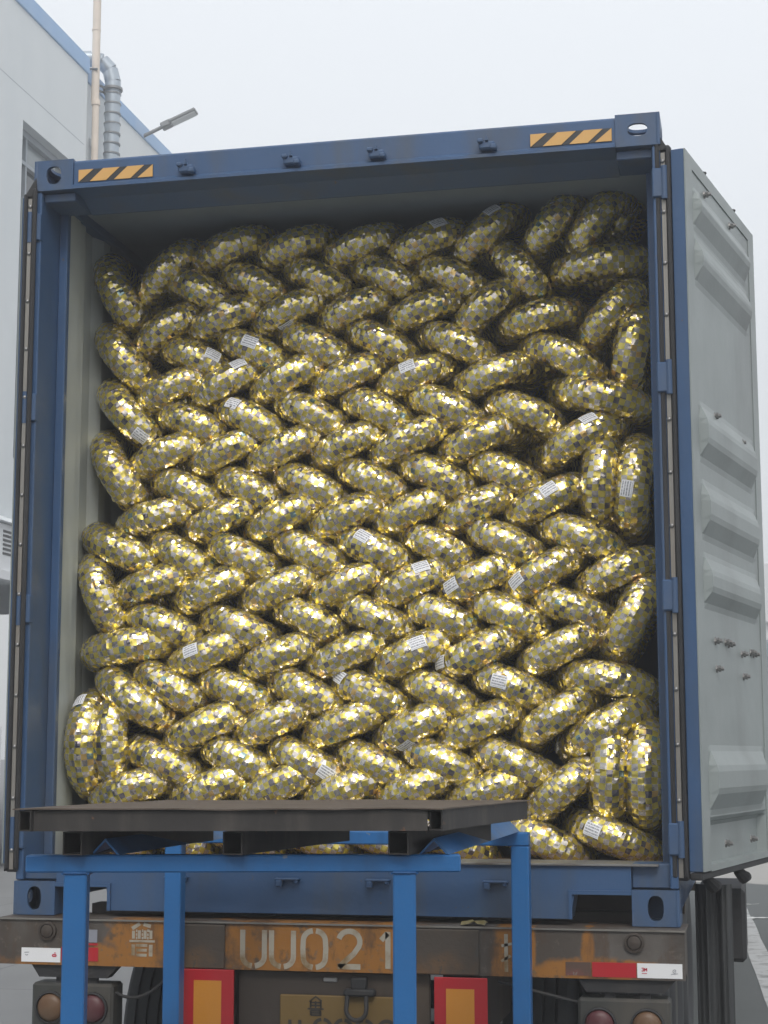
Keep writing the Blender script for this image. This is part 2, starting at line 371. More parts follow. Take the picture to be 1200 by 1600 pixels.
# wall with a loading recess below and a long window above; second length steps back beyond y = 20.4
o = MB()
o.box(WX-.35, WX, -30, 20.4, Z1, HW-.30)
o.box(WX-.35, WX, -30, W0, 4.35, Z1)
o.box(WX-.35, WX, W0, 20.4, 4.35, Z0)
o.box(WX-.35, WX, -30, 13.2, 0, 4.35)
o.box(WX-4, WX-3.8, 13.2, 24, 0, 4.35); o.box(WX-4, WX-.35, 13.2, 24, 4.35, 4.6)
o.box(WX-.35, WX-.001, 18.75, 20.4, 0, 4.35)
o.build('wall', M['wall'], fb)
o = MB(); o.box(WX-.45, WX-.12, 20.41, 75, .0, Z0); o.box(WX-.45, WX-.12, 20.41, 75, Z1, HW-.33); o.box(WX-.45, WX-.12, W1, 75, Z0, Z1)
o.build('wall', M['wall'], fb)
bx('parapet_band', M['band'], fb, WX-.4, WX+.03, -30, 20.42, HW-.30, HW, c=.01)
bx('parapet_band', M['band'], fb, WX-.5, WX-.09, 20.43, 75, HW-.33, HW-.06, c=.01)
o = MB(); o.box(WX-12, WX-.5, -30, 75, HW-1.0, HW-.8); o.build('roof', M['frame'], fb)
for zz in (5.2, 9.0, 12.1):
    bx('wall_joint', M['frame'], fb, WX-.002, WX+.0015, -29, 17.0 if zz < 11.7 else 20.3, zz, zz+.012, c=0)
# the window: frame, mullions, transom, panes
wf = MB()
wf.box(WX-.32, WX-.16, W0+.002, W0+.09, Z0+.002, Z1-.002); wf.box(WX-.32, WX-.16, W0+.09, W1, Z1-.11, Z1-.002); wf.box(WX-.32, WX-.16, W0+.09, W1, Z0+.002, Z0+.08)
wfo = wf.build('window', M['frame'], fb)
for k in range(10):
    y = W0 + .09 + .42 + k*1.1
    if y < W1: bx('mullion', M['frame'], wfo, WX-.30, WX-.17, y, y+.055, Z0+.08, Z1-.11, c=0)
bx('transom', M['frame'], wfo, WX-.305, WX-.165, W0+.09, W1, 11.05, 11.11, c=0)
M['shade_pane'] = surf('upper_pane', (.24, .28, .30), .12, var=.05, bump=0)
bx('pane', M['shade_pane'], wfo, WX-.26, WX-.245, W0+.05, W1, 11.08, Z1-.05, c=0)
bx('pane', M['glass'], wfo, WX-.262, WX-.247, W0+.05, W1, Z0+.05, 11.08, c=0)
# louvred vent over the loading recess, with a sloping white hood
vb = MB(); vb.box(WX+.002, WX+.10, 17.0, 18.0, 4.42, 5.13, .012)
vent = vb.build('vent_box', M['farwall'], fb)
for k in range(6):
    zz = 4.66 + k*.067
    sb = MB(); sb.box(WX+.101, WX+.108, 17.35, 17.86, zz, zz+.036); sb.build('vent_slot', M['sblack'], vent)
hd = MB(); hd.prism([(WX+.002, 16.6, 5.14), (WX+.002, 16.6, 5.26), (WX+.2, 16.6, 5.14)], (0, 1.55, 0)); hd.build('vent_hood', M['wall'], fb)
bx('canopy', M['farwall'], fb, WX+.002, WX+.16, 12, 18.2, 4.28, 4.42)
# inside the recess: a shelf of small goods and a white door frame
sh = empty('storage_shelf', (WX-.6, 17.6, 0), 'metal shelf of boxed goods standing in the open loading bay', 'shelf')
for k in range(5): bx('shelf_board', M['frame'], sh, WX-.9, WX-.4, 16.8, 18.4, 2.05+k*.33, 2.08+k*.33, c=0)
for y in (16.8, 18.36): bx('upright', M['frame'], sh, WX-.9, WX-.86, y, y+.04, 0, 3.5, c=0)
rb = random.Random(3); M['carton'] = surf('carton', (.40, .36, .22), .8)
for k in range(4):
    y = 16.88
    while y < 18.2:
        wd_ = rb.uniform(.12, .24); h_ = rb.uniform(.14, .26)
        bx('carton', M['carton'] if rb.random() < .6 else M['farwall'], sh, WX-.8, WX-.45, y, y+wd_, 2.082+k*.33, 2.082+k*.33+h_, c=0); y += wd_+.03
df = empty('bay_door', (WX-.2, 17.6, 0), 'white framed low door at the foot of the factory wall', 'door')
bx('door_leaf', M['platey'] if False else M['inner'], df, WX-.2, WX-.14, 16.4, 17.75, .0, 2.0)
o = MB(); o.box(WX-.22, WX-.06, 17.75, 17.86, 0, 2.12, .01); o.box(WX-.22, WX-.06, 16.2, 17.75, 2.0, 2.12, .01); o.build('door_frame', M['rwhite'], df)
# pipes on the wall
pp = empty('wall_pipe', (WX+.07, 20.62, 0), 'tall cream pipe clipped to the factory wall and rising above its roof', 'pipe')
px_, py_ = WX+.07, 20.62
MB().tube([(px_, py_, 0), (px_, py_, 12.98)], .062, 16).build('pipe_length', M['pipe'], pp, smooth=40)
MB().tube([(px_-.015, py_, 12.99), (px_-.02, py_, 17.5)], .07, 16).build('pipe_length', M['pipe'], pp, smooth=40)
MB().lathe((px_, py_, 12.93), (0, 0, 1), [(0, .063), (0, .076), (.09, .078), (.1, .07)], 16).build('collar', M['pipe'], pp, smooth=40)
MB().lathe((px_-.02, py_, 14.30), (0, 0, 1), [(0, .071), (0, .078), (.03, .078), (.03, .071)], 16).build('collar', M['pipe'], pp, smooth=40)
cb = MB().bar((px_-.28, py_-.02, 13.62), (px_+.05, py_-.085, 13.56), .03, .03); cb.build('clip', M['lampgrey'], pp)
dr = empty('downpipe', (WX-.03, 20.85, 0), 'thin pale downpipe with a hopper between two thicker pipes', 'pipe')
MB().tube([(WX-.03, 20.85, 0), (WX-.03, 20.85, 12.2)], .05, 12).build('pipe_length', M['farwall'], dr, smooth=40)
MB().tube([(WX-.03, 20.85, 12.2), (WX-.03, 20.85, 12.3), (WX-.03, 20.85, 12.42), (WX-.03, 20.85, 12.45)], [.05, .075, .075, .06], 12).build('hopper', M['farwall'], dr, smooth=30)
du = empty('ribbed_duct', (WX+.42, 21.3, 0), 'ribbed galvanised duct bending over the roof edge beside the pipe', 'duct')
dx, dy = WX+.17, 21.15
rng = random.Random(11)
z = 0.0; k = 0
seg = MB(); pts = []; rs = []
while z < 13.45:
    pts += [(dx, dy, z), (dx, dy, z+.02), (dx+rng.uniform(-.006, .006), dy, z+.17)]; rs += [.150, .128, .138]; z += .185
seg.tube(pts, rs, 24).build('ribbed_length', M['duct'], du, smooth=25)
bend = [Vector((dx, dy, 13.38)), Vector((dx, dy, 13.56)), Vector((dx-.05, dy-.02, 13.78)), Vector((dx-.18, dy-.08, 13.93)), Vector((dx-.36, dy-.14, 13.97)), Vector((dx-.7, dy-.25, 13.95))]
for q in range(5):          # lobster-back bend of five straight pieces
    MB().tube([bend[q], bend[q].lerp(bend[q+1], 1.02)], [.142, .138], 24).build('elbow', M['duct'], du, smooth=35)
MB().lathe((dx, dy, 13.40), (0, 0, 1), [(0, .14), (0, .175), (.045, .175), (.045, .14)], 24).build('clamp_band', M['lampgrey'], du, smooth=30)
sm_ = None
for k in range(14):
    zc_ = 11.1 + .185*k - (11.1 % .185) + .01
    if zc_ > 13.36: break
    if sm_ is None: sm_ = MB().lathe((dx, dy, zc_), (0, 0, 1), [(-.012, .14), (-.012, .1515), (.012, .1515), (.012, .14)], 24).build('seam_ring', M['lampgrey'], du, smooth=30)
    else: again(sm_, (dx, dy, zc_), du)
br_ = MB(); br_.bar((WX-.1, dy-.3, 13.46), (dx-.13, dy, 13.46), .03, .03); br_.bar((WX-.1, dy-.3, 13.36), (dx-.13, dy, 13.36), .03, .03); br_.build('bracket', M['lampgrey'], du)
sl_ = empty('street_lamp', (WX, 23.4, 13.6), 'grey flat LED street lamp on an arm above the factory parapet', 'lamp')
MB().tube([(WX-.12, 23.45, 13.42), (WX+.30, 23.5, 13.62)], .035, 12).build('arm', M['lampgrey'], sl_, smooth=40)
dirv = Vector((.62, .05, .27)).normalized(); st = Vector((WX+.24, 23.5, 13.595))
hb = MB(); hb.bar(st, st+dirv*.22, .2, .12, .02); hb.bar(st+dirv*.18, st+dirv*.74, .27, .07, .02); hb.build('lamp_head', M['lampgrey'], sl_)
nd_ = dirv.cross(Vector((0, 1, 0))).normalized(); off = nd_*(.038 if nd_.z < 0 else -.038)
MB().bar(st+dirv*.22+off, st+dirv*.71+off, .22, .012).build('lens', M['lamplens'], sl_)

# building far off to the right, seen past the open door
def P_at(u, v, d):
    return Vector((1.49127, -5.99777, 1.67484)) + cf*d + cr*((u-600)/2651.17*d) + cu*((800-v)/2651.17*d)
q = Vector((3.2, 55.0, 0))
rbld = empty('distant_building', q, 'white building with a teal glazed ground floor far behind the open right door', 'building')
bx('wall', M['farwall'], rbld, q.x-1.6, q.x+22, q.y, q.y+14, 6.3, 8.4, c=.03)
bx('wall', M['farwall'], rbld, q.x-1.5, q.x+21.9, q.y+.3, q.y+13.8, 0, 6.3, c=.0)
for k in range(9):
    x0_ = q.x-1.3+k*2.4
    wo = bx('window', M['frame'], rbld, x0_, x0_+2.1, q.y+.22, q.y+.30, 1.0, 5.7, c=0)
    bx('pane', M['teal'], wo, x0_+.08, x0_+1.0, q.y+.18, q.y+.22, 1.1, 5.6, c=0)
    bx('pane', M['teal'], wo, x0_+1.1, x0_+2.02, q.y+.18, q.y+.22, 1.1, 5.6, c=0)

# unseen building added behind the photographer to shape reflections in the foil
wk = empty('added_unseen_building', (0, -26, 0), 'unseen grey building with roller doors, added to shape the light on the tyres', 'building')
M['wk'] = surf('added_building_render', (.27, .28, .28), .8, var=.08, dirt=(.2, .2, .2), dscale=.6)
bx('wall', M['wk'], wk, -34, 40, -40, -26, 0, 5.4)
bx('roof', M['frame'], wk, -34.4, 40.4, -40.4, -25.3, 5.4, 5.7)
for k in range(7):
    x0_ = -30 + k*9.6
    bx('roller_door', M['duct'], wk, x0_, x0_+4.4, -26.0, -25.94, 0, 4.2, c=0)
    wo = bx('window', M['frame'], wk, x0_+5.2, x0_+8.4, -26.0, -25.95, 2.6, 4.4, c=0)
    for q in range(3): bx('pane', M['glass'], wo, x0_+5.28+q*1.04, x0_+6.24+q*1.04, -25.95, -25.93, 2.7, 4.3, c=0)

# ================================================================ the container
ct = empty('shipping_container', (0, 0, ZB), 'blue steel shipping container with both end doors swung open, packed with foil tyres', 'container')
L = 12.19; HX = 1.219; HT = 2.896
def z_(v): return ZB + v
# corner castings: plates with the oval holes cut through
def casting(sx, top, y0_=0.0):
    o = MB(); x0, x1 = (HX-.162, HX); xm = sx*(x0+x1)/2; zc = HT-.059+.001 if top else .059-.002
    hz = .0615 if top else .061
    rx, ry = (((.036, .024) if sx > 0 else (.031, .036)) if top else (.027, .042))
    o.plate_hole((xm, y0_+.012, z_(zc)), (1, 0, 0), (0, 0, 1), .081, hz, rx, ry, .014)       # end face
    o.plate_hole((sx*HX - (.014 if sx > 0 else 0), y0_+.098, z_(zc)), (0, 1, 0), (0, 0, 1), .086, hz, .04, .027, .014)
    o.plate_hole((xm, y0_+.098, z_(HT-.012 if top else -.004)), (1, 0, 0), (0, 1, 0), .079, .084, .045, .06, .012)
    o.box(xm-.078, xm+.078, y0_+.014, y0_+.18, z_(zc-hz+.001), z_(zc-hz+.012)) if top else o.box(xm-.078, xm+.078, y0_+.014, y0_+.18, z_(zc+hz-.012), z_(zc+hz-.001))
    xi = sx*x0; o.box(xi, xi+sx*.012, y0_+.013, y0_+.18, z_(zc-hz+.002), z_(zc+hz-.002))
    if not top or sx < 0: o.box(xm-.078, xm+.078, y0_+.17, y0_+.182, z_(zc-hz+.002), z_(zc+hz-.002))
    # rounded outer edge bead
    o.tube([(sx*(HX-.008), y0_+.004, z_(zc-hz+.004)), (sx*(HX-.008), y0_+.004, z_(zc+hz-.004))], .0085, 8)
    return o.build('corner_casting', M['blue'], ct)
for sx in (-1, 1):
    for top in (True, False): casting(sx, top)
# corner posts: an outer J plate and a deeper inner plate
for sx in (-1, 1):
    o = MB()
    o.box(sx*1.188, sx*1.217, .004, .05, z_(.121), z_(2.775), .004)
    o.box(sx*1.19, sx*1.216, .05, .22, z_(.121), z_(2.775))
    o.box(sx*1.155, sx*1.19, .19, .225, z_(.165), z_(2.775), .004)
    o.build('corner_post', M['blue'], ct)
    bx('corner_post', M['blue'], ct, sx*1.13, sx*1.216, L-.12, L, z_(.12), z_(2.77))
# header: face plate with a folded lip at the bottom
o = MB(); o.prism([(0, .012, z_(2.893)), (0, .006, z_(2.885)), (0, .006, z_(2.798)), (0, -.012, z_(2.786)), (0, -.012, z_(2.774)), (0, .10, z_(2.768)), (0, .20, z_(2.735)), (0, .21, z_(2.735)), (0, .21, z_(2.893))], (2*1.056, 0, 0))
o.v = [(x-1.056, y, zz) for x, y, zz in o.v]
hdr = o.build('header', M['blue'], ct)
for sx in (-1, 1): bx('header_end', M['blue'], ct, sx*1.057, sx*1.188, .03, .21, z_(2.738), z_(2.774))
# sill with the two cut-outs beside the castings
o = MB(); cut = .088
poly = [(-1.056, .016), (-.845, .010), (-.845, .012)]
prof = [(-1.056, cut+.012), (-1.04, cut+.012), (-.86, cut+.012), (-.845, .016), (.845, .016), (.86, cut+.012), (1.056, cut+.012), (1.056, .196), (-1.056, .196)]
o.prism([(x, .008, z_(zz)) for x, zz in prof], (0, .14, 0))
sill = o.build('sill', M['blue'], ct)
for sx in (-1, 1):
    o = MB(); o.prism([(sx*.84, -.003, z_(.016)), (sx*.84, -.003, z_(cut+.026)), (sx*1.056, -.003, z_(cut+.026)), (sx*1.056, -.003, z_(cut+.012)), (sx*.852, -.003, z_(cut+.012)), (sx*.852, -.003, z_(.016))], (0, .0105, 0))
    o.build('cutout_rim', M['blue'], ct)
for sx in (-1, 1): bx('sill_end', M['blue'], ct, sx*1.057, sx*1.19, .03, .15, z_(.122), z_(.205))
M['lip'] = surf('worn_sill_plate', (.20, .20, .20), .5, .4, dirt=(.10, .075, .055), dirt_amt=.8, streak=False)
bx('threshold_plate', M['lip'], ct, -1.15, 1.15, -.006, .22, z_(.197), z_(.204), c=.001)
# hazard stripes on the header: black tape with slanting amber bars
for sx, xa, xb in ((-1, -1.036, -.728), (1, .744, 1.045)):
    tb = bx('hazard_tape', M['sblack'], ct, xa, xb, .0035, .0058, z_(2.803), z_(2.853), c=0)
    wl = xb-xa; sl2 = .055
    for k in range(4):
        c0 = xa + .002 + k*wl*.305 - (.05 if k == 0 else 0); cw = .062
        lo, hi = z_(2.8035), z_(2.8525); cl = lambda v: max(xa+.001, min(xb-.001, v))
        if k == 0: pl = [(xa+.001, lo), (xa+.001, hi), (xa+.062, hi)]
        elif k == 3: pl = [(xb-.062, lo), (xb-.001, lo), (xb-.001, hi)]
        else:
            c1_ = xa + wl*(.155 + .325*(k-1)); pl = [(c1_, lo), (c1_+.068, lo), (c1_+.068+sl2, hi), (c1_+sl2, hi)]
        s_ = MB(); s_.prism([(x, .0015, zz) for x, zz in pl], (0, .0018, 0)); s_.build('amber_bar', M['syellow'], tb)
# cam keepers on header and sill
for x in (-.586, -.166, .166, .586):
    o = MB(); o.box(x-.03, x+.03, -.028, .004, z_(2.80), z_(2.83), .006); o.box(x-.034, x-.012, -.04, -.0, z_(2.822), z_(2.838), .004)
    o.prism([(x-.006, -.036, z_(2.83)), (x+.006, -.036, z_(2.83)), (x, -.036, z_(2.852))], (0, .02, 0)); o.box(x+.012, x+.036, -.036, .0, z_(2.797), z_(2.816), .004)
    o.build('cam_keeper', M['blue'], ct)
    o = MB(); o.box(x-.045, x+.045, -.022, .008, z_(.135), z_(.143), .003); o.box(x-.04, x-.018, -.024, .008, z_(.112), z_(.136), .004); o.box(x+.026, x+.04, -.02, .008, z_(.124), z_(.136), .003)
    o.build('cam_keeper', M['blue'], ct)
# hinge lugs on both posts
for sx in (-1, 1):
    for zz in (.29, 1.13, 1.91, 2.63):
        o = MB(); o.box(sx*1.186, sx*1.228, -.009, .03, z_(zz-.055), z_(zz+.055), .005); o.tube([(sx*1.230, -.004, z_(zz-.062)), (sx*1.230, -.004, z_(zz+.062))], .011, 12)
        o.build('hinge_lug', M['blue'], ct)
    for a_, b_ in ((.35, 1.065), (1.195, 1.845), (1.975, 2.565)):
        bx('seal_rail', M['strip'], ct, sx*1.2195, sx*1.2225, .006, .03, z_(a_), z_(b_), c=0)
# corrugated walls (inside and outside skins), roof, floor, front end
def corr(x, zlo, zhi, y0_, y1_, dep, mat, name, sgn):
    o = MB(); pr = []; y = y0_; ph = 0
    st_ = [(.0, 0), (.072, 0), (.068, dep), (.07, dep), (.068, 0)]
    pr.append((x, y, 0))
    while y < y1_-.3:
        for dy_, d_ in st_[1:]:
            y += dy_; pr.append((x + sgn*d_, y, 0))
    pr.append((x, y1_, 0))
    o.sweep(pr, (0, 0, zlo), (0, 0, zhi)); return o.build(name, mat, ct)
for sx in (-1, 1):
    corr(sx*1.178, z_(.165), z_(2.80), .36, L-.1, .026, M['inner'], 'inner_wall', sx)
    corr(sx*1.182, z_(.165), z_(2.80), .36, L-.1, .026, M['blue'], 'outer_wall', sx)
    bx('wall_end_panel', M['inner'], ct, sx*1.170, sx*1.179, .226, .362, z_(.165), z_(2.80), c=.002)
    bx('wall_end_panel', M['blue'], ct, sx*1.1795, sx*1.188, .226, .362, z_(.165), z_(2.80), c=.0)
    bx('top_rail', M['blue'], ct, sx*1.155, sx*1.214, .215, L-.12, z_(2.765), z_(2.825))
    bx('bottom_rail', M['blue'], ct, sx*1.165, sx*1.214, .185, L-.12, z_(.03), z_(.165))
o = MB(); o.box(-1.16, 1.16, .212, L-.02, z_(2.826), z_(2.846)); o.build('roof', M['blue'], ct)
bx('ceiling', M['ceil'], ct, -1.154, 1.154, .215, L-.03, z_(2.80), z_(2.8235), c=0)
o = MB(); o.box(-1.165, 1.165, .221, L-.03, z_(.167), z_(.197)); o.build('floor', M['ply'], ct)
bx('front_end', M['blue'], ct, -1.13, 1.13, L-.05, L, z_(0), z_(2.8))
for k in range(12): bx('cross_member', M['dark'], ct, -1.16, 1.16, .6+k*.95, .66+k*.95, z_(.05), z_(.163), c=0)
# doors, folded right round beside the container
def door(sx, hx, ang, th):
    a = R(ang); D = Vector((sx*math.sin(a), math.cos(a), 0)); N = Vector((sx*math.cos(a), -math.sin(a), 0)); H = Vector((hx, -.003, 0))
    def pt(s_, t_, zz): return H + D*s_ + N*t_ + Vector((0, 0, z_(zz)))
    def slab(o, s0, s1, t0, t1, z0, z1, c=.003):
        Mx = Matrix((D, N, Vector((0, 0, 1)))).transposed().to_4x4(); Mx.translation = pt((s0+s1)/2, (t0+t1)/2, (z0+z1)/2)
        return o.obox(Mx, abs(s1-s0)/2, abs(t1-t0)/2, abs(z1-z0)/2, c)
    LO, HI, Wd = .18, 2.755, 1.15; e = .05-th          # e: thinner leaf seen on the left
    o = MB(); slab(o, 0, .10, -th, -.002, LO, HI); slab(o, Wd-.10, Wd, -th, -.002, LO, HI); slab(o, .10, Wd-.10, -th, -.002, LO, LO+.018); slab(o, .10, Wd-.10, -th, -.002, HI-.06, HI)
    slab(o, .10, Wd-.10, -th, -th+.008, LO+.018, HI-.06, 0)
    d = o.build('door', M['blue'], ct)
    # inner lining: frame strips and the pressed panel with its ribs
    o = MB(); slab(o, .001, .10, -.002, .003, LO+.001, HI-.001, 0); slab(o, Wd-.10, Wd-.001, -.002, .003, LO+.001, HI-.001, 0); slab(o, .10, Wd-.10, -.036, .003, LO-.003, LO+.02, 0); slab(o, .10, Wd-.10, -.002, .003, HI-.05, HI-.001, 0)
    o.build('frame_lining', M['door_in'], d)
    zs = [(LO+.02, 0), (LO+.03, -.035), (.335, -.035), (.345, .012)]
    ribs = [(.365, .45, .53, .60), (1.09, 1.16, 1.22, 1.285), (1.336, 1.42, 1.49, 1.55), (1.617, 1.70, 1.77, 1.837), (2.27, 2.36, 2.395, 2.46), (2.48, 2.565, 2.59, 2.64)]
    o = MB(); cols = [.10, .112, .135, Wd-.19, Wd-.13, Wd-.10]; pts = [(LO+.02, -.034), (.34, -.034), (.352, .0)]
    for r0, r1, r2, r3 in ribs: pts += [(r0+.012, 0.0), (r1, .031), (r2, .031), (r3, 0.0)]
    pts += [(HI-.05, 0.0)]
    rp = [pts[0]]                       # rounded bends of the pressing
    for i in range(1, len(pts)-1):
        for q in (pts[i-1], pts[i+1]):
            L_ = math.hypot(q[0]-pts[i][0], q[1]-pts[i][1]); f = min(.4, .011/L_); rp.append((pts[i][0]+(q[0]-pts[i][0])*f, pts[i][1]+(q[1]-pts[i][1])*f))
    pts = rp + [pts[-1]]
    vs = []; nC = len(cols)
    for (zz, t_) in pts:
        for i, s_ in enumerate(cols):
            tt = t_ if 1 < i < nC-2 else (min(t_, 0) if i in (1, nC-2) else min(t_, 0)*.0)
            vs.append(pt(s_, tt-.001, zz))
    o.add(vs, [(j*nC+i, j*nC+i+1, (j+1)*nC+i+1, (j+1)*nC+i) for j in range(len(pts)-1) for i in range(nC-1)])
    ug = MB(); slab(ug, .0, Wd, -th+.002, -.006, LO-.028, LO-.0035, .004); ug.build('bottom_seal', M['rubber'], d)
    pn = o.build('pressed_panel', M['door_in'], d)
    # rubber seal and its riveted strip along the hinge edge
    o = MB(); slab(o, -.004, .03, -.098+e, -.052+e, LO-.03, HI+.02, .006); slab(o, -.018, -.003, -.106+e, -.088+e, LO-.02, HI+.03, .005); slab(o, -.016, -.003, -.066+e, -.051+e, LO-.02, HI+.01, .005)
    q0 = pt(0, -.10, HI); o.add([pt(-.012, -.104+e, HI+.0), pt(-.012, -.055+e, HI), pt(-.006, -.098+e, HI+.075), pt(.02, -.098+e, HI+.03)], [(0, 1, 2), (1, 3, 2), (0, 2, 3)])
    gk = o.build('door_seal', M['rubber'], d)
    o = MB(); slab(o, -.008, -.0045, -.084+e, -.069+e, LO-.02, HI-.01, 0); sp_ = o.build('seal_strip', M['strip'], gk)
    rv = None
    # rivets are sub-parts of the door beside the strip
    for k in range(14):
        zz = LO+.05 + k*.191
        if rv is None:
            rv = MB().lathe(pt(-.0085, -.077+e, zz), -D, [(0, .008), (.003, .0075), (.005, .004), (.006, 0)], 10).build('rivet', M['steel'], d, smooth=60)
        else: again(rv, pt(-.0115, -.077+e, zz), d)
    # lock rods on the outer face, with their cam ends beyond the door edge
    for s_ in (.36, .86):
        o = MB(); o.tube([pt(s_, -.085+e, LO-.03), pt(s_, -.085+e, HI+.03)], .013, 12)
        o.bar(pt(s_, -.085+e, HI+.03), pt(s_+.03, -.05+e, HI+.035), .03, .028, .006); o.bar(pt(s_+.01, -.06+e, HI+.035), pt(s_+.10, -.03+e, HI+.055), .014, .012, .004)
        o.tube([pt(s_, -.085+e, LO-.02), pt(s_, -.075+e, LO-.05), pt(s_+.03, -.06+e, LO-.075), pt(s_+.05, -.05+e, LO-.07)], [.016, .02, .026, .018], 10)
        for zz in (.6, 1.3, 2.1): slab(o, s_-.05, s_+.05, -.105+e, -.051+e, zz, zz+.06)
        o.build('lock_rod', M['dark'], d)
    # bolt ends standing out of the inner face
    bo = None
    for s_, zz in ((.36, 1.83), (.78, 1.80), (.27, .985), (.43, .99), (.48, .985), (.70, .96), (.86, .975), (.91, .97), (.28, .885), (.72, .875), (.30, 2.46+.21), (.72, 2.67), (.34, .262), (.76, .26)):
        o = MB(); base = pt(s_, -.001, zz)
        if bo is None:
            o.lathe(base, N, [(0, .015), (.005, .014), (.005, .008), (.026, .0075), (.028, .005), (.028, 0)], 10); o.lathe(base+N*.008, N, [(0, .012), (.009, .012), (.009, .008)], 6)
            bo = o.build('bolt', M['steel'], d); bc = WORLD[bo.name] - base
        else: again(bo, base+bc, d)
    return d
dR = door(1, 1.303, 12.0, .05); tag(dR, 'right door, folded back with its ribbed pale grey inside in view')
dL = door(-1, -1.268, .3, .012); tag(dL, 'left door, folded back flat and seen on its rubber edge')

# thin haze over the whole yard
hz = MB(); hz.box(-60, 60, -40, 85, -1, 22)
m = bpy.data.materials.new('haze_air'); m.use_nodes = True; m.node_tree.nodes.clear()
o_ = m.node_tree.nodes.new('ShaderNodeOutputMaterial'); v_ = m.node_tree.nodes.new('ShaderNodeVolumePrincipled')
v_.inputs['Color'].default_value = (.93, .95, .98, 1); v_.inputs['Density'].default_value = .0095; v_.inputs['Anisotropy'].default_value = .2
m.node_tree.links.new(v_.outputs[0], o_.inputs['Volume'])
tag(hz.build('haze', m), kind='stuff')

# ================================================================ the trailer under the container
tr = empty('semi_trailer', (0, 1.2, 0), 'rusty flatbed trailer with stencilled number carrying the blue container', 'trailer')
BY = -.08                                     # face of the rear beam
BT, BB = ZB-.006, ZB-.172
rb_ = MB(); rb_.box(-1.236, 1.236, BY, BY+.012, BB, BT-.008); rb_.box(-1.236, -1.222, BY+.012, BY+.16, BB, BT-.008); rb_.box(1.222, 1.236, BY+.012, BY+.16, BB, BT-.008)
rb_.box(-1.24, 1.24, BY-.006, BY+.24, BT-.008, BT-.001, .002); rb_.box(-1.236, 1.236, BY+.012, BY+.12, BB, BB+.01)
beam = rb_.build('rear_beam', M['beam'], tr)
M['edge'] = surf('bare_worn_edge', (.22, .21, .19), .5, .4, dirt=(.1, .08, .06), dirt_amt=.6)
bx('beam_edge', M['edge'], beam, -1.24, 1.24, BY-.009, BY-.0062, BT-.007, BT-.001, c=0)
for x0, x1 in ((-.545, -.372), (.32, .54)):
    bx('frame_end', M['rusty'], beam, x0, x1, BY-.014, BY-.0005, BB+.002, BT-.012, c=.003)
for x, zz in ((-1.046, ZB-.052), (1.068, ZB-.05)):
    cp_ = MB().lathe((x, BY-.0005, zz), (0, -1, 0), [(0, .034), (.010, .034), (.012, .026), (.006, .024), (.012, .022), (.016, .012), (.017, 0)], 28).build('round_cap', M['brown'], beam, smooth=35)
# reflective tape
def tape(x0, x1, z0, z1, mt): return bx('reflective_tape', M[mt], beam, x0, x1, BY-.0025, BY-.0006, z0, z1, c=0)
tl = tape(-1.146, -.995, ZB-.163, ZB-.113, 'rwhite'); tape(-.992, -.85, ZB-.156, ZB-.108, 'rred')
tape(.925, 1.073, ZB-.165, ZB-.117, 'rred'); tR = tape(1.076, 1.226, ZB-.165, ZB-.117, 'rwhite')
bx('old_sticker', M['peel'], beam, .835, .92, BY-.002, BY-.0006, ZB-.162, ZB-.118, c=0)
bx('old_sticker', M['print'], beam, -.90, -.855, BY-.002, BY-.0006, ZB-.09, ZB-.045, c=0)
tape(-.91, -.852, ZB-.100, ZB-.093, 'rred')

# lettering as flat ribbons of paint
def ribbons(name, mat, parent, ox, oz, sc_, strokes, wd, y, closed=False):
    o = MB()
    for stk in strokes:
        w2 = wd
        if isinstance(stk, tuple): stk, w2 = stk
        p = [Vector((ox+a*sc_, 0, oz+b_*sc_)) for a, b_ in stk]; n = len(p); lft = []; rgt = []
        for i in range(n):
            d = (p[min(i+1, n-1)] - p[max(i-1, 0)]).normalized(); nn = Vector((-d.z, 0, d.x))*w2/2
            lft.append((p[i].x+nn.x, y, p[i].z+nn.z)); rgt.append((p[i].x-nn.x, y, p[i].z-nn.z))
        o.add(lft+rgt, [(i, i+1, n+i+1, n+i) for i in range(n-1)])
    return o.build(name, mat, parent)
def arc(cx, cz, rx, rz, a0, a1, n=14): return [(cx+rx*math.cos(R(a0+(a1-a0)*i/n)), cz+rz*math.sin(R(a0+(a1-a0)*i/n))) for i in range(n+1)]
LY = BY-.0012
def zero(top_gap):
    if top_gap: return [[(-.5, 1.55)]+[(-.5, z/10) for z in (14, 10, 6)]+arc(0, .42, .5, .42, 180, 262, 8), arc(0, .42, .5, .42, 278, 360, 8)+[(.5, .6), (.5, 1.0), (.5, 1.55)]]
    return [arc(0, .42, .5, .42, 262, 180, 8)+[(-.52, .8)]+arc(0, 1.15, .5, .42, 180, 98, 8), arc(0, .42, .5, .42, 278, 360, 8)+[(.52, .8)]+arc(0, 1.15, .5, .42, 0, 82, 8)]
two = [arc(0, 1.13, .48, .45, 165, -25, 12)+[(.2, .62), (-.3, .2), (-.46, .04)], [(-.52, .07), (.5, .07)]]
one = [[(0, 1.58), (0, .02)], [(-.02, 1.52), (-.3, 1.22)]]
DH = .080
for ch, x, stks in (('0', -.268, zero(True)), ('0', -.162, zero(True)), ('0', -.046, zero(False)), ('2', .08, two), ('1', .218, one)):
    ribbons('stencil_digit', M['stencil'], beam, x, BB+.014, DH, stks, .019, LY)
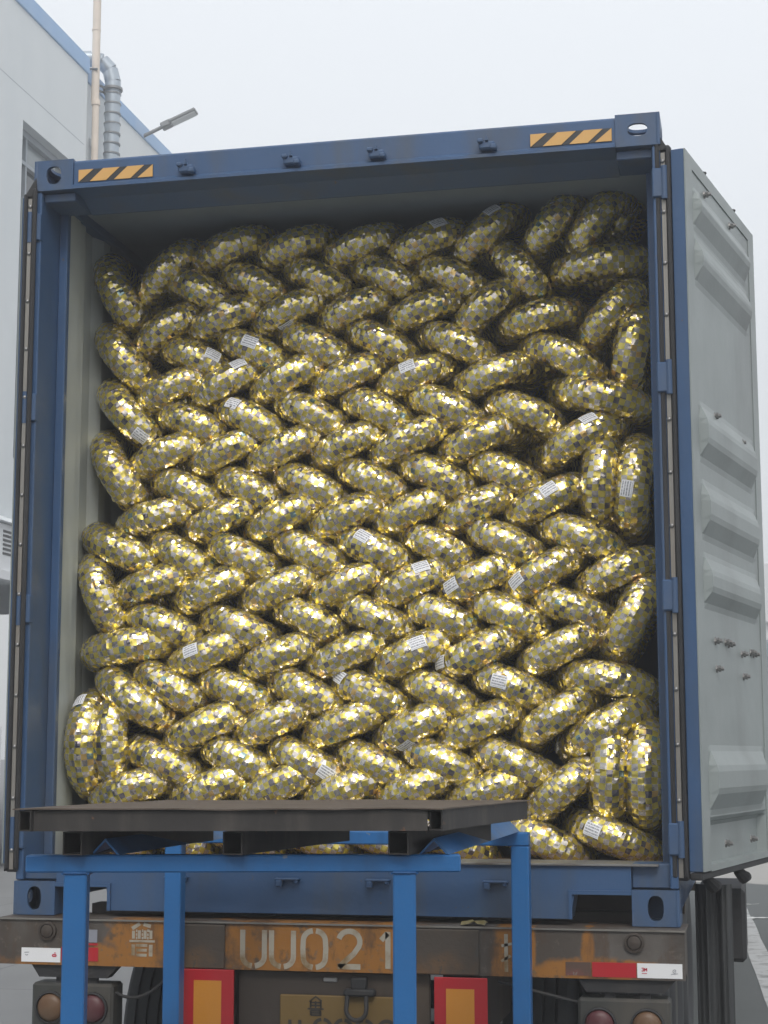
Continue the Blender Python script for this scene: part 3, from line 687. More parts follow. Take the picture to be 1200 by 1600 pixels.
lu = [[(-.42, .80), (-.1, 1.0)], [(.05, .98), (.35, .90)],                                   # top of the fish
      ([(-.36, .42), (-.36, .72)], .011), ([(-.12, .42), (-.12, .74)], .011), ([(.12, .42), (.12, .74)], .011), ([(.36, .42), (.36, .74)], .011),
      ([(-.26, .72), (-.2, .72)], .009), ([(0, .73), (.04, .73)], .009), ([(-.26, .58), (-.2, .58)], .009), ([(-.02, .58), (.04, .58)], .009), ([(.2, .58), (.27, .58)], .009), ([(-.26, .45), (-.2, .45)], .009), ([(-.02, .45), (.05, .45)], .009), ([(.2, .73), (.3, .73)], .009), ([(.2, .45), (.27, .45)], .009),
      ([(-.52, .33), (.52, .33)], .008),
      ([(-.36, -.22), (-.36, .2)], .013), ([(.36, -.24), (.36, .2)], .014), ([(-.26, .17), (.22, .17)], .010), ([(-.24, -.01), (.2, -.01)], .010), ([(-.24, -.2), (.2, -.2)], .010)]
ribbons('stencil_character', M['stencil'], beam, -.684, ZB-.112, .092, lu, .013, LY)
ribbons('stencil_character', M['stencil'], beam, .632, BB+.014, .08, [[(0, 1.6), (0, .02)], ([(-.2, 1.1), (.25, 1.2)], .009), ([(-.22, .45), (.2, .7)], .009), ([(.45, 1.5), (.45, .9)], .011), ([(.3, .62), (.62, .62)], .009), ([(.45, .6), (.45, .1)], .011)], .013, LY)
# small marks on the white tapes
TY = BY-.0034; M['mred'] = surf('red_print', (.55, .02, .06), .5)
def threeM(ox, oz, s_):
    return ribbons('tape_mark', M['mred'], tR if ox > 0 else tl, ox, oz, s_, [[(-.9, .9), (-.3, .9), (-.3, .45), (-.7, .45), (-.3, .45), (-.3, 0), (-.9, 0)], [(.05, -.1), (.05, .9)], [(.05, .9), (.4, .3)], [(.4, .3), (.75, .9)], [(.75, .9), (.75, -.1)]], s_*.30, TY)
threeM(1.10, ZB-.142, .0105)
ribbons('tape_mark', M['mred'], tR, 1.10, ZB-.150, .01, [[(-.9, 0), (.85, 0)]], .002, TY)
ribbons('tape_mark', M['print'], tR, 1.20, ZB-.145, .01, [arc(0, .4, .55, .55, 30, 330, 12), [(-1.2, -.6), (1.1, -.35)], [(-.1, .3), (.5, .6)]], .0018, TY)
ribbons('tape_mark', M['print'], tl, -1.125, ZB-.136, .01, [[(-.9, .6), (.9, .7)], arc(0, 0, .5, .35, 180, 360, 8)], .0025, TY)
ribbons('tape_mark', M['mred'], tl, -1.018, ZB-.140, .01, [[(-.7, .4), (.7, .4)], [(-.7, -.2), (.7, -.2)], [(-.7, .4), (-.7, -.2)], [(.7, .4), (.7, -.2)], [(0, 1), (.5, 1)]], .004, TY)

# marker boards, centre panel, number board
for x0, x1, zt in ((-.524, -.335, ZB-.172), (.383, .568, ZB-.178)):
    mb_ = bx('marker_board', M['rred'], tr, x0, x1, BY-.016, BY-.008, zt-.50, zt, c=.002)
    bx('amber_field', M['rgold'], mb_, x0+.042, x1-.045, BY-.0175, BY-.0162, zt-.46, zt-.038, c=0)
bx('centre_panel', M['brown'], tr, -.33, .36, BY+.03, BY+.05, ZB-.62, BB-.004)
npl = bx('number_board', M['platey'], tr, -.176, .30, BY+.018, BY+.028, ZB-.46, ZB-.255)
NY = BY+.0165; M['npr'] = surf('faded_black_print', (.035, .03, .025), .6)
ribbons('board_character', M['npr'], npl, -.045, ZB-.302, .045, [[(-.5, .55), (0, .95), (.5, .6)], [(-.42, .5), (.45, .5)], [(-.42, .28), (.45, .28)], [(-.4, .1), (-.4, .6)], [(.42, .1), (.42, .6)], [(0, .1), (0, .6)], [(-.65, .02), (.65, .02)], [(-.4, -.45), (-.4, -.1)], [(.4, -.5), (.4, -.1)], [(-.4, -.12), (.4, -.12)], [(-.4, -.28), (.4, -.28)], [(-.4, -.45), (.4, -.45)]], .006, NY)
ribbons('board_character', M['npr'], npl, -.12, ZB-.43, .06, [[(-.3, 1.5), (-.3, 0)], [(.3, 1.5), (.3, 0)], [(-.3, .8), (.3, .8)]], .012, NY)
for k in range(3): ribbons('board_character', M['npr'], npl, -.02+.075*k, ZB-.43, .06, zero(False), .012, NY)
ribbons('board_character', M['npr'], npl, .21, ZB-.43, .06, two, .012, NY); ribbons('board_character', M['npr'], npl, .272, ZB-.43, .06, one, .012, NY)
hk = MB(); hk.box(.06, .17, BY-.01, BY+.03, ZB-.252, ZB-.228, .006); hk.box(.085, .14, BY-.002, BY+.03, ZB-.23, ZB-.19, .004)
hk.tube([(.075, BY-.004, ZB-.25), (.072, BY-.012, ZB-.29)]+[(.108+.036*math.cos(R(a)), BY-.015, ZB-.295+.036*math.sin(R(a))) for a in range(180, 361, 20)]+[(.144, BY-.012, ZB-.29), (.141, BY-.004, ZB-.25)], .008, 8)
hk.build('hook_ring', M['dark'], tr, smooth=40)
bx('small_plate', M['steel'], tr, -.02, .03, BY+.024, BY+.03, ZB-.21, ZB-.194)
# lamp clusters under the two ends of the beam
for x0, x1, lens in ((-1.112, -.80, ((-1.036, 'lens_a'), (-.875, 'lens_r'))), (.872, 1.182, ((.945, 'lens_r'), (1.105, 'lens_a')))):
    ztop = ZB-.238
    lb = MB(); lb.box(x0, x1, BY+.02, BY+.13, ztop-.19, ztop, .01); lbo = lb.build('lamp_box', M['lampbox'], tr)
    lq = MB(); lq.prism([(x0, BY+.015, BB-.002), (x1+.02, BY+.015, BB-.002), (x1-.02, BY+.015, BB-.045), (x0+.03, BY+.015, BB-.045)], (0, .05, 0))
    for xx in (x0+.09, x1-.10): lq.box(xx, xx+.035, BY+.03, BY+.05, ztop-.002, BB-.04)
    lq.build('lamp_bracket', M['dark'], lbo)
    for xx, mt in lens:
        MB().lathe((xx, BY+.021, ztop-.086), (0, -1, 0), [(0, .058), (.012, .058), (.014, .052), (.006, .05)], 28).build('lamp_rim', M['dark'], lbo, smooth=35)
        MB().lathe((xx, BY+.021, ztop-.086), (0, -1, 0), [(.004, .05), (.014, .045), (.022, .03), (.025, 0)], 28).build('lamp_lens', M[mt], lbo, smooth=60)
for (pts_) in ([(.60, BY+.03, BB-.02), (.75, BY+.02, BB-.055), (.872, BY+.05, BB-.085)], [(-.80, BY+.05, ZB-.27), (-.70, BY+.06, ZB-.33), (-.58, BY+.05, BB-.01)]):
    q = []; a_, b_, c_ = [Vector(v) for v in pts_]
    for k in range(9):
        f = k/8; q.append(a_*(1-f)**2 + b_*2*f*(1-f) + c_*f*f)
    MB().tube(q, .006, 8).build('lamp_cable', M['dark'], tr, smooth=60)
# frame rails, axles, twin wheels
for x in (-.45, .45): bx('frame_rail', M['brown'], tr, x-.07, x+.07, BY+.17, 11.8, ZB-.42, ZB-.012)
for y in (.6, 2.0, 3.4, 5.0, 7.0, 9.0, 11.0): bx('cross_beam', M['brown'], tr, -1.15, 1.15, y, y+.1, ZB-.14, ZB-.012, c=0)
M['tyre'] = surf('road_tyre_rubber', (.028, .03, .033), .75, var=.25, dirt=(.075, .075, .075), dirt_amt=.6)
def wheel(xc, y, wd=.285, ro=.50):
    h = wd/2; gr_ = .014; pr = [(-h+.02, .29), (-h, .33), (-h-.004, .42), (-h+.012, .475), (-h+.03, ro-.006)]
    for gx in (-.07, -.022, .026, .074):
        pr += [(gx-.007, ro), (gx-.005, ro-gr_), (gx+.005, ro-gr_), (gx+.007, ro)]
    pr += [(h-.03, ro-.006), (h-.012, .475), (h+.004, .42), (h, .33), (h-.02, .29)]
    o = MB().lathe((xc, y, ro), (1, 0, 0), pr, 72).build('wheel', M['tyre'], tr, smooth=30)
    MB().lathe((xc, y, ro), (1, 0, 0), [(-h+.02, .29), (-h+.03, .25), (-.02, .24), (0, .1), (.0, 0)], 28).build('rim', M['lampbox'], o, smooth=30)
    MB().lathe((xc, y, ro), (1, 0, 0), [(h-.02, .29), (h-.03, .25), (.03, .24), (.02, .1), (.02, 0)], 28).build('rim', M['lampbox'], o, smooth=30)
for y in (1.25, 2.56, 3.87):
    MB().tube([(-1.0, y, .5), (1.0, y, .5)], .07, 14).build('axle', M['dark'], tr, smooth=40)
    for xc in (-.945, -.625, .625, .945): wheel(xc, y)
# dark rubber flap and the box hung on the trailer's right flank
o = MB(); n = 26; rows_ = []
for zz in (ZB+.10, ZB-.1, .7, .35, .06):
    rows_.append([(1.25+.135*i/n - .02*(zz < .5), .55+.014*math.sin(i*.5+zz*.7)+.005*math.sin(i*1.3), zz) for i in range(n+1)])
o.add([p for r_ in rows_ for p in r_] + [(x, y+.012, z) for r_ in rows_ for (x, y, z) in r_],
      [(j*(n+1)+i, j*(n+1)+i+1, (j+1)*(n+1)+i+1, (j+1)*(n+1)+i) for j in range(4) for i in range(n)] + [(5*(n+1)+j*(n+1)+i, 5*(n+1)+(j+1)*(n+1)+i, 5*(n+1)+(j+1)*(n+1)+i+1, 5*(n+1)+j*(n+1)+i+1) for j in range(4) for i in range(n)])
fl_ = o.build('mud_flap', M['flap'], tr); tag(fl_, 'black rubber flap hanging in folds beside the right end of the beam')
bx('side_box', M['dark'], tr, 1.245, 1.43, .9, 1.5, ZB-.22, ZB+.06, c=.015)
bx('side_box', M['dark'], tr, 1.25, 1.38, .8, .9, ZB-.34, ZB-.05, c=.02)

# scrap of foil left on the beam
o = MB(); rg_ = random.Random(4)
pts = [(.475+.085*i/6, BY-.008+rg_.uniform(-.012, .03)+.03*j, BT+.003+rg_.uniform(0, .016)*(1-.3*abs(i-3)/3)) for j in range(3) for i in range(7)]
o.add(pts, [(j*7+i, j*7+i+1, j*7+7+i+1, j*7+7+i) for j in range(2) for i in range(6)])
M['scrap'] = surf('gold_scrap', (.75, .6, .25), .3, .8)
tag(o.build('foil_scrap', M['scrap']), 'crumpled scrap of gold foil lying on the trailer beam', 'scrap')

# ================================================================ blue loading stand and the dark platform on it
stn = empty('loading_stand', (.15, -1.0, 0), 'bright blue welded square tube stand in front of the container', 'stand')
A, B = Vector((-.378, -1.797, 0)), Vector((.730, -1.556, 0)); T = ZB+.320
d1 = (B-A).normalized(); n1 = Vector((-d1.y, d1.x, 0))
def up(v, zz): return Vector((v.x, v.y, zz))
o = MB(); o.bar(up(A, T-.0225)+n1*.03, up(B, T-.0225)+n1*.03, .06, .045, .004); o.build('front_beam', M['stand'], stn)
for x, wd_ in ((-.251, .06), (.5865, .06)):
    f = (x-A.x)/(B.x-A.x); c_ = A.lerp(B, f) + n1*.032
    Mx = Matrix((d1, n1, Vector((0, 0, 1)))).transposed().to_4x4(); Mx.translation = (c_.x, c_.y, (T-.046)/2)
    MB().obox(Mx, .03, .029, (T-.046)/2, .004).build('leg', M['stand'], stn)
    for sg in (-1, 1):      # weld beads where the leg meets the beam
        q_ = c_ + d1*sg*.033; w_ = MB(); wp = [q_ + n1*(-.028+.0093*k) for k in range(7)]
        w_.tube([(v.x, v.y, T-.047+.001*(k % 2)) for k, v in enumerate(wp)], [.004, .006, .0045, .006, .0045, .006, .004], 7); w_.build('weld_bead', M['weld'], stn, smooth=50)
    w_ = MB(); w_.tube([up(c_ - d1*.03 + d1*.0085*k - n1*.031, T-.0455) for k in range(8)], [.003, .0045, .0035, .0045, .0035, .0045, .0035, .003], 7); w_.build('weld_bead', M['weld'], stn, smooth=50)
RY = -.215
bx('rear_beam', M['stand'], stn, -.55, .735, RY-.03, RY+.03, T-.045, T, c=.004)
for x in (-.517, .705): bx('leg', M['stand'], stn, x-.03, x+.03, RY-.03+.001, RY+.03-.001, 0, T-.046, c=.004)
for x, ya in ((-.18, -1.742), (.660, -1.562)):      # angle irons laid like small roofs from beam to beam
    o = MB(); y1_ = RY+.02; h = .042; e = .005
    o.prism([(x-.040, ya, T+.001), (x, ya, T+h), (x+.040, ya, T+.001), (x+.033, ya, T+.001), (x, ya, T+h-.008), (x-.033, ya, T+.001)], (0, y1_-ya, 0))
    o.build('angle_rail', M['stand'], stn)
for zz in (.25,):
    for (a_, b_) in (((-.25, -1.70, zz), (-.517, RY-.03, zz)), ((.587, -1.52, zz), (.705, RY-.03, zz))):
        MB().bar(a_, b_, .04, .04, .003).build('brace', M['stand'], stn)
pf = empty('loading_platform', (.2, -1.4, T), 'dark sooty steel platform with a worn board top lying on the blue stand', 'platform')
C4 = [Vector((-.325, -1.872, 0)), Vector((.700, -1.652, 0)), Vector((.806, -.80, 0)), Vector((-.215, -1.0, 0))]
PZ0, PZ1 = ZB+.385, ZB+.438
def side(a, b, name='frame_channel'):          # open ended box channel, outer web on the line a-b
    d = (b-a).normalized(); nn = Vector((-d.y, d.x, 0)); zc = (PZ0+PZ1)/2; hh = PZ1-PZ0
    o = MB()
    for k in (.002, .034): o.bar(up(a, zc)+nn*k, up(b, zc)+nn*k, .004, hh)
    for k in (PZ1-.002, PZ0+.002): o.bar(up(a, k)+nn*.018, up(b, k)+nn*.018, .0278, .0038)
    return o.build(name, M['tray'], pf)
dd = (C4[1]-C4[0]).normalized(); ds = (C4[2]-C4[1]).normalized()
side(C4[0], C4[1]-dd*.0385); side(C4[1], C4[2]); side(C4[2]-dd*.04, C4[3]+dd*.002); side(C4[3]-dd*.038, C4[0]-dd*.038)
CB = [C4[0]-dd*.042, C4[1], C4[2], C4[3]-dd*.042]
# warped board top: thin sheet of several pieces
o = MB(); nx, ny = 16, 10; rg_ = random.Random(9); vs = []
def lat(i, j):
    f, g_ = i/nx, j/ny; p = CB[0].lerp(CB[1], f).lerp(CB[3].lerp(CB[2], f), g_); zz = PZ1+.004 + .001*math.sin(f*9+g_*3) + .0015*rg_.random() + (.0012*math.sin(f*23) if j == 0 else 0)
    q = p + (p-Vector((.24, -1.33, 0)))*.012
    if j == 0: q = q - ds*(.004+.006*rg_.random())
    return (q.x, q.y, zz)
vs = [lat(i, j) for j in range(ny+1) for i in range(nx+1)]; n_ = len(vs)
fs = [(j*(nx+1)+i, j*(nx+1)+i+1, (j+1)*(nx+1)+i+1, (j+1)*(nx+1)+i) for j in range(ny) for i in range(nx)]
o.add(vs+[(x, y, zz-.0035) for x, y, zz in vs], fs+[tuple(n_+q for q in f[::-1]) for f in fs]
      + [(i, n_+i, n_+i+1, i+1) for i in range(nx)] + [(ny*(nx+1)+i, ny*(nx+1)+i+1, n_+ny*(nx+1)+i+1, n_+ny*(nx+1)+i) for i in range(nx)]
      + [(j*(nx+1), (j+1)*(nx+1), n_+(j+1)*(nx+1), n_+j*(nx+1)) for j in range(ny)] + [(j*(nx+1)+nx, n_+j*(nx+1)+nx, n_+(j+1)*(nx+1)+nx, (j+1)*(nx+1)+nx) for j in range(ny)])
o.build('board_top', M['traytop'], pf)
for xa, dxr in ((-.256, .0), (.150, .0), (.570, .0)):  # open box runners under the platform
    f = (xa-C4[0].x)/(C4[1].x-C4[0].x); a = C4[0].lerp(C4[1], f) + ds*.06; b = C4[3].lerp(C4[2], f) - ds*.02
    if xa > .5: b = a + (b-a)*1.0
    zc = (T+PZ0)/2-.001; hh = PZ0-T-.006; d = (b-a).normalized(); nn = Vector((-d.y, d.x, 0))
    o = MB()
    for sg in (-1, 1): o.bar(up(a, zc)+nn*sg*.026, up(b, zc)+nn*sg*.026, .004, hh)
    o.bar(up(a, zc+hh/2-.0015)-nn*0, up(b, zc+hh/2-.0015), .048, .003); o.bar(up(a, zc-hh/2+.0015), up(b, zc-hh/2+.0015), .048, .003)
    o.build('runner', M['tray'], pf)
TYRES = [
('1r',-0.884,0.508,2.596,48.4),
('1r',-0.606,0.508,2.680,21.6),
('1r',-0.332,0.508,2.677,19.6),
('1r',-0.045,0.508,2.661,20.8),
('1r',0.231,0.508,2.658,21.0),
('1r',0.480,0.508,2.673,41.3),
('1r',0.750,0.508,2.694,48.7),
('1r',0.928,0.508,2.700,50.9),
('2l',-0.729,0.515,2.525,-27.3),
('2l',-0.486,0.516,2.537,-27.6),
('2l',-0.213,0.516,2.539,-26.9),
('2l',0.079,0.515,2.528,-27.2),
('2l',0.350,0.514,2.511,-27.4),
('2l',0.632,0.514,2.519,-48.8),
('3r',-0.873,0.490,2.344,35.6),
('3r',-0.617,0.493,2.385,24.0),
('3r',-0.347,0.494,2.396,24.1),
('3r',-0.068,0.494,2.393,23.2),
('3r',0.228,0.492,2.372,19.2),
('3r',0.479,0.492,2.365,40.3),
('3r',0.699,0.488,2.312,11.1),
('3r',0.975,0.487,2.304,48.8),
('4l',-0.734,0.494,2.229,-24.0),
('4l',-0.482,0.495,2.248,-27.1),
('4l',-0.215,0.496,2.253,-27.3),
('4l',0.056,0.496,2.251,-29.5),
('4l',0.369,0.494,2.228,-25.9),
('4l',0.802,0.489,2.152,-28.1),
('5r',-0.846,0.472,2.087,25.2),
('5r',-0.607,0.473,2.095,27.4),
('5r',-0.342,0.474,2.111,25.5),
('5r',-0.089,0.473,2.103,23.5),
('5r',0.184,0.473,2.097,21.6),
('5r',0.508,0.472,2.081,19.7),
('6l',-0.734,0.474,1.949,-23.5),
('6l',-0.478,0.474,1.948,-28.4),
('6l',-0.229,0.475,1.961,-26.8),
('6l',0.052,0.475,1.961,-28.0),
('6l',0.327,0.476,1.967,-27.3),
('6l',0.645,0.473,1.933,-24.6),
('7r',-0.850,0.452,1.804,22.4),
('7r',-0.605,0.453,1.807,25.6),
('7r',-0.347,0.452,1.805,25.7),
('7r',-0.084,0.454,1.825,25.8),
('7r',0.168,0.454,1.828,24.9),
('7r',0.450,0.454,1.824,23.0),
('7r',0.850,0.453,1.806,28.4),
('8l',-0.739,0.454,1.663,-25.7),
('8l',-0.480,0.455,1.664,-27.9),
('8l',-0.222,0.454,1.663,-27.2),
('8l',0.031,0.455,1.672,-27.4),
('8l',0.296,0.456,1.688,-25.8),
('8l',0.574,0.456,1.685,-26.0),
('9r',-0.883,0.428,1.544,15.7),
('9r',-0.603,0.424,1.524,24.9),
('9r',-0.342,0.424,1.523,26.0),
('9r',-0.084,0.425,1.525,25.1),
('9r',0.181,0.426,1.535,26.2),
('9r',0.434,0.428,1.542,26.4),
('9r',0.717,0.431,1.558,25.5),
('10l',-0.746,0.410,1.382,-32.7),
('10l',-0.489,0.409,1.375,-26.4),
('10l',-0.209,0.410,1.383,-25.7),
('10l',0.048,0.411,1.386,-25.0),
('10l',0.310,0.412,1.394,-27.2),
('10l',0.569,0.414,1.404,-26.5),
('10l',0.863,0.417,1.420,-23.8),
('11r',-0.885,0.376,1.261,18.0),
('11r',-0.624,0.372,1.237,24.1),
('11r',-0.346,0.370,1.230,25.3),
('11r',-0.070,0.373,1.242,23.4),
('11r',0.191,0.373,1.243,25.5),
('11r',0.450,0.375,1.254,25.6),
('11r',0.702,0.377,1.266,30.8),
('11r',0.985,0.378,1.273,23.9),
('12l',-0.801,0.359,1.105,-21.8),
('12l',-0.483,0.357,1.091,-22.0),
('12l',-0.203,0.362,1.119,-25.2),
('12l',0.067,0.361,1.114,-25.4),
('12l',0.335,0.361,1.114,-24.7),
('12l',0.588,0.362,1.121,-25.9),
('12l',0.835,0.365,1.136,-21.2),
('13r',-0.623,0.324,0.974,22.4),
('13r',-0.335,0.322,0.967,22.6),
('13r',-0.057,0.322,0.966,24.7),
('13r',0.200,0.322,0.962,26.8),
('13r',0.463,0.322,0.966,25.9),
('13r',0.769,0.324,0.978,27.1),
('14l',-0.756,0.314,0.851,-28.9),
('14l',-0.482,0.312,0.840,-23.4),
('14l',-0.193,0.310,0.828,-26.5),
('14l',0.064,0.308,0.818,-25.8),
('14l',0.335,0.309,0.823,-26.1),
('14l',0.601,0.313,0.844,-22.4),
('14l',0.953,0.318,0.873,-9.7),
('15r',-0.615,0.274,0.688,26.7),
('15r',-0.340,0.277,0.706,24.8),
('15r',-0.050,0.275,0.698,23.0),
('15r',0.219,0.274,0.689,26.1),
('15r',0.468,0.275,0.695,26.2),
('15r',0.754,0.280,0.724,33.2),
('15r',0.937,0.272,0.680,29.4),
('16l',-0.760,0.267,0.562,-24.5),
('16l',-0.458,0.268,0.574,-22.9),
('16l',-0.185,0.267,0.561,-26.0),
('16l',0.081,0.267,0.554,-26.2),
('16l',0.348,0.267,0.561,-24.5),
('16l',0.618,0.267,0.554,-24.8),
('17r',-0.899,0.247,0.453,19.0),
('17r',-0.582,0.247,0.458,24.0),
('17r',-0.311,0.248,0.464,24.1),
('17r',-0.050,0.247,0.455,21.3),
('17r',0.231,0.247,0.460,23.4),
('17r',0.511,0.247,0.454,21.6),
('17r',0.777,0.247,0.454,39.3),
('18l',-0.973,0.247,0.287,-21.9),
('18l',-0.707,0.246,0.285,-22.1),
('18l',-0.435,0.246,0.282,-22.3),
('18l',-0.160,0.246,0.280,-23.5),
('18l',0.097,0.246,0.282,-23.7),
('18l',0.374,0.246,0.275,-24.0),
('18l',0.723,0.245,0.273,-24.3),
('18l',0.975,0.246,0.287,-21.5),
('L',-1.088,0.514,2.511,-61.1),
('L',-1.046,0.494,2.224,-51.5),
('L',-1.020,0.477,1.981,-49.3),
('L',-1.055,0.459,1.734,-58.5),
('L',-1.011,0.414,1.405,-25.0),
('L',-1.075,0.379,1.214,-67.9),
('L',-0.960,0.341,1.005,8.6),
('L',-0.907,0.304,0.797,-34.3),
('L',-1.093,0.274,0.622,89.3),
('L',-0.979,0.275,0.629,93.5),
('R',0.931,0.514,2.513,8.8),
('R',1.063,0.490,2.169,79.0),
('R',0.932,0.476,1.969,-12.9),
('R',0.932,0.452,1.633,84.9),
('R',1.059,0.451,1.611,82.8),
('R',1.042,0.355,1.083,63.0),
('R',0.962,0.263,0.512,86.8),
('R',1.089,0.263,0.507,88.7),
('B',1.016,0.680,2.756,59.1),
('B',0.694,0.648,2.137,17.6),
('B',0.994,0.674,2.516,8.9),
('B',0.781,0.625,1.808,18.1),
('B',0.313,0.677,2.560,22.2),
('B',-0.066,0.680,2.640,16.7),
]
STICKERS = [(23, 0, -4), (16, -8, 84), (22, 26, -24), (29, 30, -28), (35, -24, -12), (32, 0, -16), (125, 34, 8), (63, -14, -20), (71, 22, -24), (72, -26, -8), (73, -26, -16), (59, 10, -16), (46, 20, -32), (137, -8, -12), (82, -8, -20), (85, 16, -12), (86, -44, -24), (91, -44, -4), (93, -12, 8), (131, 50, -20), (104, 28, 4), (98, -16, 64), (101, -70, -32), (122, -22, 4), (4, 24, -24), (5, 24, -32)]

# ================================================================ foil wrapped tyres
RO, RT = .207, .0662
NU, NV = 190, 50
def foil_mesh(seed):
    rg_ = np.random.default_rng(seed); off = Vector((seed*7.3, seed*3.1, seed*1.7))
    i = np.arange(NU); j = np.arange(NV)
    strip = rg_.uniform(0, 6.28)
    co_ = np.zeros((NU, NV, 3))
    jit_u = rg_.normal(0, .20, (NU, NV)); jit_v = rg_.normal(0, .20, (NU, NV)); hi = rg_.normal(0, 1, (NU, NV))
    # creases: folds along random directions, each strong in some places and absent in others
    fold = []
    for q in range(9):
        d = Vector(rg_.normal(0, 1, 3)).normalized(); fold.append((d/rg_.uniform(.028, .064), rg_.uniform(0, 1), rg_.uniform(.0014, .0028), Vector(rg_.uniform(-9, 9, 3))))
    for q in range(10):
        d = Vector(rg_.normal(0, 1, 3)).normalized(); fold.append((d/rg_.uniform(.015, .030), rg_.uniform(0, 1), rg_.uniform(.0007, .0013), Vector(rg_.uniform(-9, 9, 3))))
    for a in range(NU):
        for b in range(NV):
            th = 2*math.pi*(a+jit_u[a, b])/NU; ph = 2*math.pi*(b+jit_v[a, b])/NV
            ce, se = math.cos(ph), math.sin(ph)
            p = Vector((math.cos(th)*(RO-RT+RT*ce), math.sin(th)*(RO-RT+RT*ce), RT*se))
            n1_ = noise.noise(p*26+off); n2_ = noise.noise(p*55+off*1.3)
            cr_ = 0.
            for (d, f0, am, of) in fold:
                s_ = (p.dot(d) + f0 + .25*n1_) % 1.0; wgt = max(0., min(1., .5 + 1.6*noise.noise(p*13+of)))
                cr_ += am*wgt*(abs(s_-.5)*2 - .5)
            # the foil is wound round in overlapping bands: a step at each lap
            lap = ((th*17/(2*math.pi) + .06*ph + strip + .15*n1_) % 1.0)
            r = RT*(1 + .010*math.sin(3*th+seed)) + .0012*n1_ + cr_ - abs(n2_)*.0016 + .0001*hi[a, b] + (.0022*lap - .0011)
            rr = RO - RT + r*1.02*ce if ce > -.2 else RO-RT+r*ce
            co_[a, b] = (math.cos(th)*rr, math.sin(th)*rr, r*se)
    idx = lambda a, b: (a % NU)*NV + (b % NV)
    faces = [(idx(a, b), idx(a+1, b), idx(a+1, b+1), idx(a, b+1)) for a in range(NU) for b in range(NV)]
    me = bpy.data.meshes.new('tyre'); me.from_pydata(co_.reshape(-1, 3).tolist(), [], faces)
    uvl = me.uv_layers.new(name='UVMap'); u = np.zeros((NU, NV, 4, 2))
    A_, B_ = np.meshgrid(np.arange(NU), np.arange(NV), indexing='ij')
    for k, (da, db) in enumerate(((0, 0), (1, 0), (1, 1), (0, 1))):
        ju = jit_u[(A_+da) % NU, (B_+db) % NV]; jv = jit_v[(A_+da) % NU, (B_+db) % NV]
        u[:, :, k, 0] = (A_+da+ju)/NU; u[:, :, k, 1] = (B_+db+jv)/NV
    uvl.data.foreach_set('uv', u.ravel()); me.materials.append(M['foil']); me.update()
    me.polygons.foreach_set('use_smooth', [True]*len(me.polygons)); me.set_sharp_from_angle(angle=R(9))
    return me
MESH = [foil_mesh(s_) for s_ in range(1, 11)]
def sticker_mesh(seed):
    rg_ = random.Random(seed); nx_, ny_ = 8, 6; vs = []; uvs = []
    hl, hw = .032, .0235
    for b in range(ny_+1):
        for a in range(nx_+1):
            f, g_ = a/nx_-.5, b/ny_-.5
            ang = g_*2*hw/RT; th = f*2*hl/RO; r = RT+.0048+.0012*noise.noise(Vector((f*5, g_*5, seed*3.)))
            rr = RO-RT+r*math.cos(ang)
            vs.append((rr*math.cos(th)-RO, rr*math.sin(th), r*math.sin(ang))); uvs.append((f+.5, g_+.5))
    fs = [(b*(nx_+1)+a, b*(nx_+1)+a+1, (b+1)*(nx_+1)+a+1, (b+1)*(nx_+1)+a) for b in range(ny_) for a in range(nx_)]
    me = bpy.data.meshes.new('paper_label'); me.from_pydata([(x, y, z) for x, y, z in vs], [], fs)
    l_ = me.uv_layers.new(name='UVMap'); l_.data.foreach_set('uv', [c for f in fs for v in f for c in uvs[v]])
    me.materials.append(M['paper']); me.polygons.foreach_set('use_smooth', [True]*len(fs)); return me
SM = [sticker_mesh(k) for k in range(4)]
ORD = ['first', 'second', 'third', 'fourth', 'fifth', 'sixth', 'seventh', 'eighth', 'ninth', 'tenth', 'eleventh', 'twelfth', 'thirteenth', 'fourteenth', 'fifteenth', 'sixteenth', 'seventeenth', 'eighteenth']
by = {}
for k, tdat in enumerate(TYRES): by.setdefault(tdat[0], []).append(k)
ST = {}
for (k, th, ph) in STICKERS: ST.setdefault(k, []).append((th, ph))
def label_for(k):
    row = TYRES[k][0]
    s_ = ' with white label' if k in ST else ''
    if row == 'L':
        special = {8: 'upright gold tyre%s in the lower left corner, nearest the wall', 9: 'upright gold tyre%s in the lower left corner, right of its twin'}
        n = by['L'].index(k)
        if n in special: return special[n] % s_
        return 'gold tyre%s wedged by the left wall, %s from the top there' % (s_, ORD[n])
    if row == 'R':
        n = by['R'].index(k)
        return ['nearly level gold tyre under the two steep ones in top right corner',
                'steep gold tyre%s against the right post, upper half of the load' % s_,
                'nearly level gold tyre by the right post above a labelled tyre',
                'upright gold tyre without label, left one of the middle right pair',
                'upright gold tyre with white label against the right post',
                'steep leaning gold tyre by the right post below the middle pair',
                'upright gold tyre of the lower right pair, farther from the post',
                'upright gold tyre of the lower right pair, touching the right post'][n]
    if row == 'B':
        n = by['B'].index(k)
        return 'shaded gold tyre deep in a gap behind the others, %s from left' % ORD[sorted(by['B'], key=lambda q: TYRES[q][1]).index(k)]
    rn = int(row[:-1]); dirn = 'right' if row.endswith('r') else 'left'
    n = sorted(by[row], key=lambda q: TYRES[q][1]).index(k)
    return 'gold tyre%s leaning %s, %s from left in %s zigzag row from top' % (s_, dirn, ORD[n], ORD[rn-1])
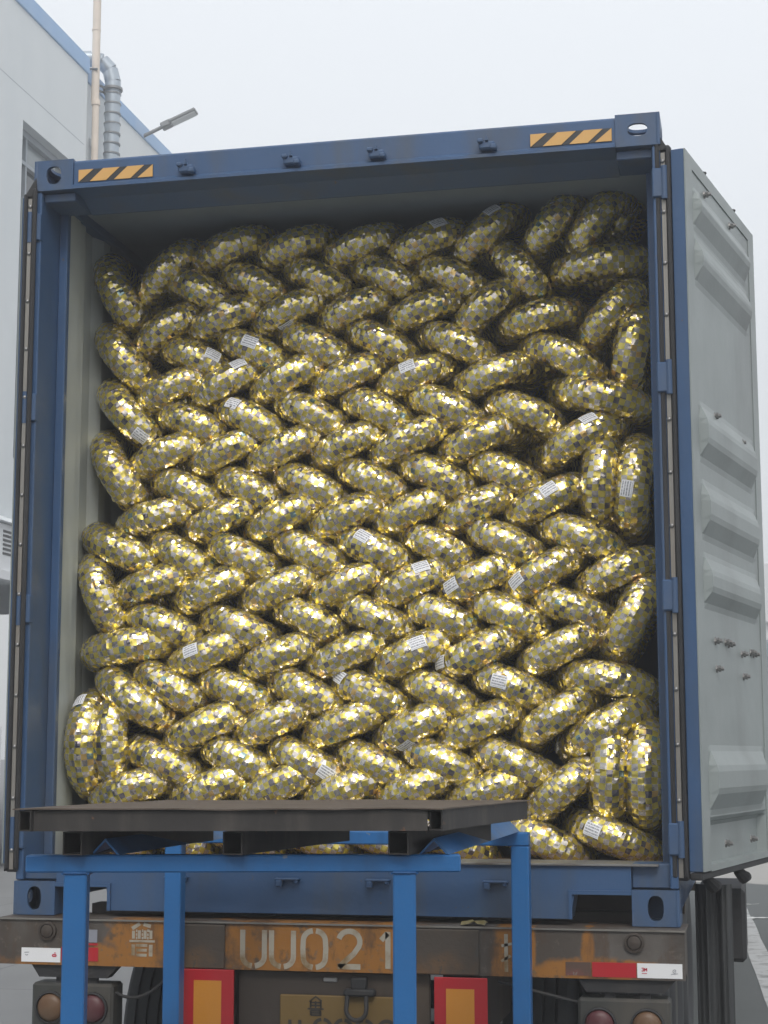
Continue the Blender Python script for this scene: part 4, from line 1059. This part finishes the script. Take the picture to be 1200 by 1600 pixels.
def place(k):
    row, x, y, zz, ang = TYRES[k]
    rg_ = random.Random(k*13+1)
    tau = R(4 + rg_.uniform(-3, 3)) if row.endswith('r') else (R(9 + rg_.uniform(-3, 3)) if row.endswith('l') else R(rg_.uniform(-2, 2)))
    a = R(ang); A_ = Vector((math.cos(a), 0, math.sin(a))); N_ = Vector((-math.sin(a), 0, math.cos(a)))
    if N_.z < 0: N_ = -N_
    D_ = Vector((0, -math.cos(tau), 0)) + N_*math.sin(tau)
    Z_ = D_.cross(A_)
    P_ = Vector((x, y, zz+ZB)); C_ = P_ - D_*RO
    Mx = Matrix((D_, A_, Z_)).transposed().to_4x4()
    spin = rg_.uniform(0, 6.283) ; flip = rg_.random() < .5
    o = bpy.data.objects.new('tyre', MESH[k % len(MESH)]); COL.objects.link(o)
    sc_ = rg_.uniform(.98, 1.03)
    if row in ('L', 'R'): sc_ *= 1.08
    if row == 'L': x -= .022
    if row in ('1r', '2l'): zz += .016; x -= .012
    loc = Mx @ Matrix.Rotation(spin, 4, 'Z')
    if flip: loc = loc @ Matrix.Rotation(math.pi, 4, 'X')
    loc = loc @ Matrix.Scale(sc_, 4); loc.translation = C_
    o.matrix_world = loc
    tag(o, label_for(k), 'tyre', 'gold foil wrapped tyres stacked in the container')
    for (th, ph) in ST.get(k, []):
        t_ = R(th); rad = D_*math.cos(t_) + A_*math.sin(t_); tan = -D_*math.sin(t_) + A_*math.cos(t_)
        Nn = A_.cross(D_); p_ = R(ph)
        # frame on the tube: outward, along the tread, across it
        outw = rad*math.cos(p_) + Nn*math.sin(p_); acr = outw.cross(tan)
        s_ = bpy.data.objects.new('paper_label', SM[k % 4]); COL.objects.link(s_); s_.parent = o
        Ms = Matrix((outw, tan, acr)).transposed().to_4x4(); roll = Matrix.Rotation(R(rg_.uniform(-10, 10)), 4, 'X')
        Ms = Ms @ roll; Ms.translation = C_ + rad*((RO-RT)*sc_) + outw*(RT*sc_)
        s_.matrix_parent_inverse = Matrix.Identity(4); s_.matrix_basis = loc.inverted() @ Ms
    return o
for k in range(len(TYRES)): place(k)
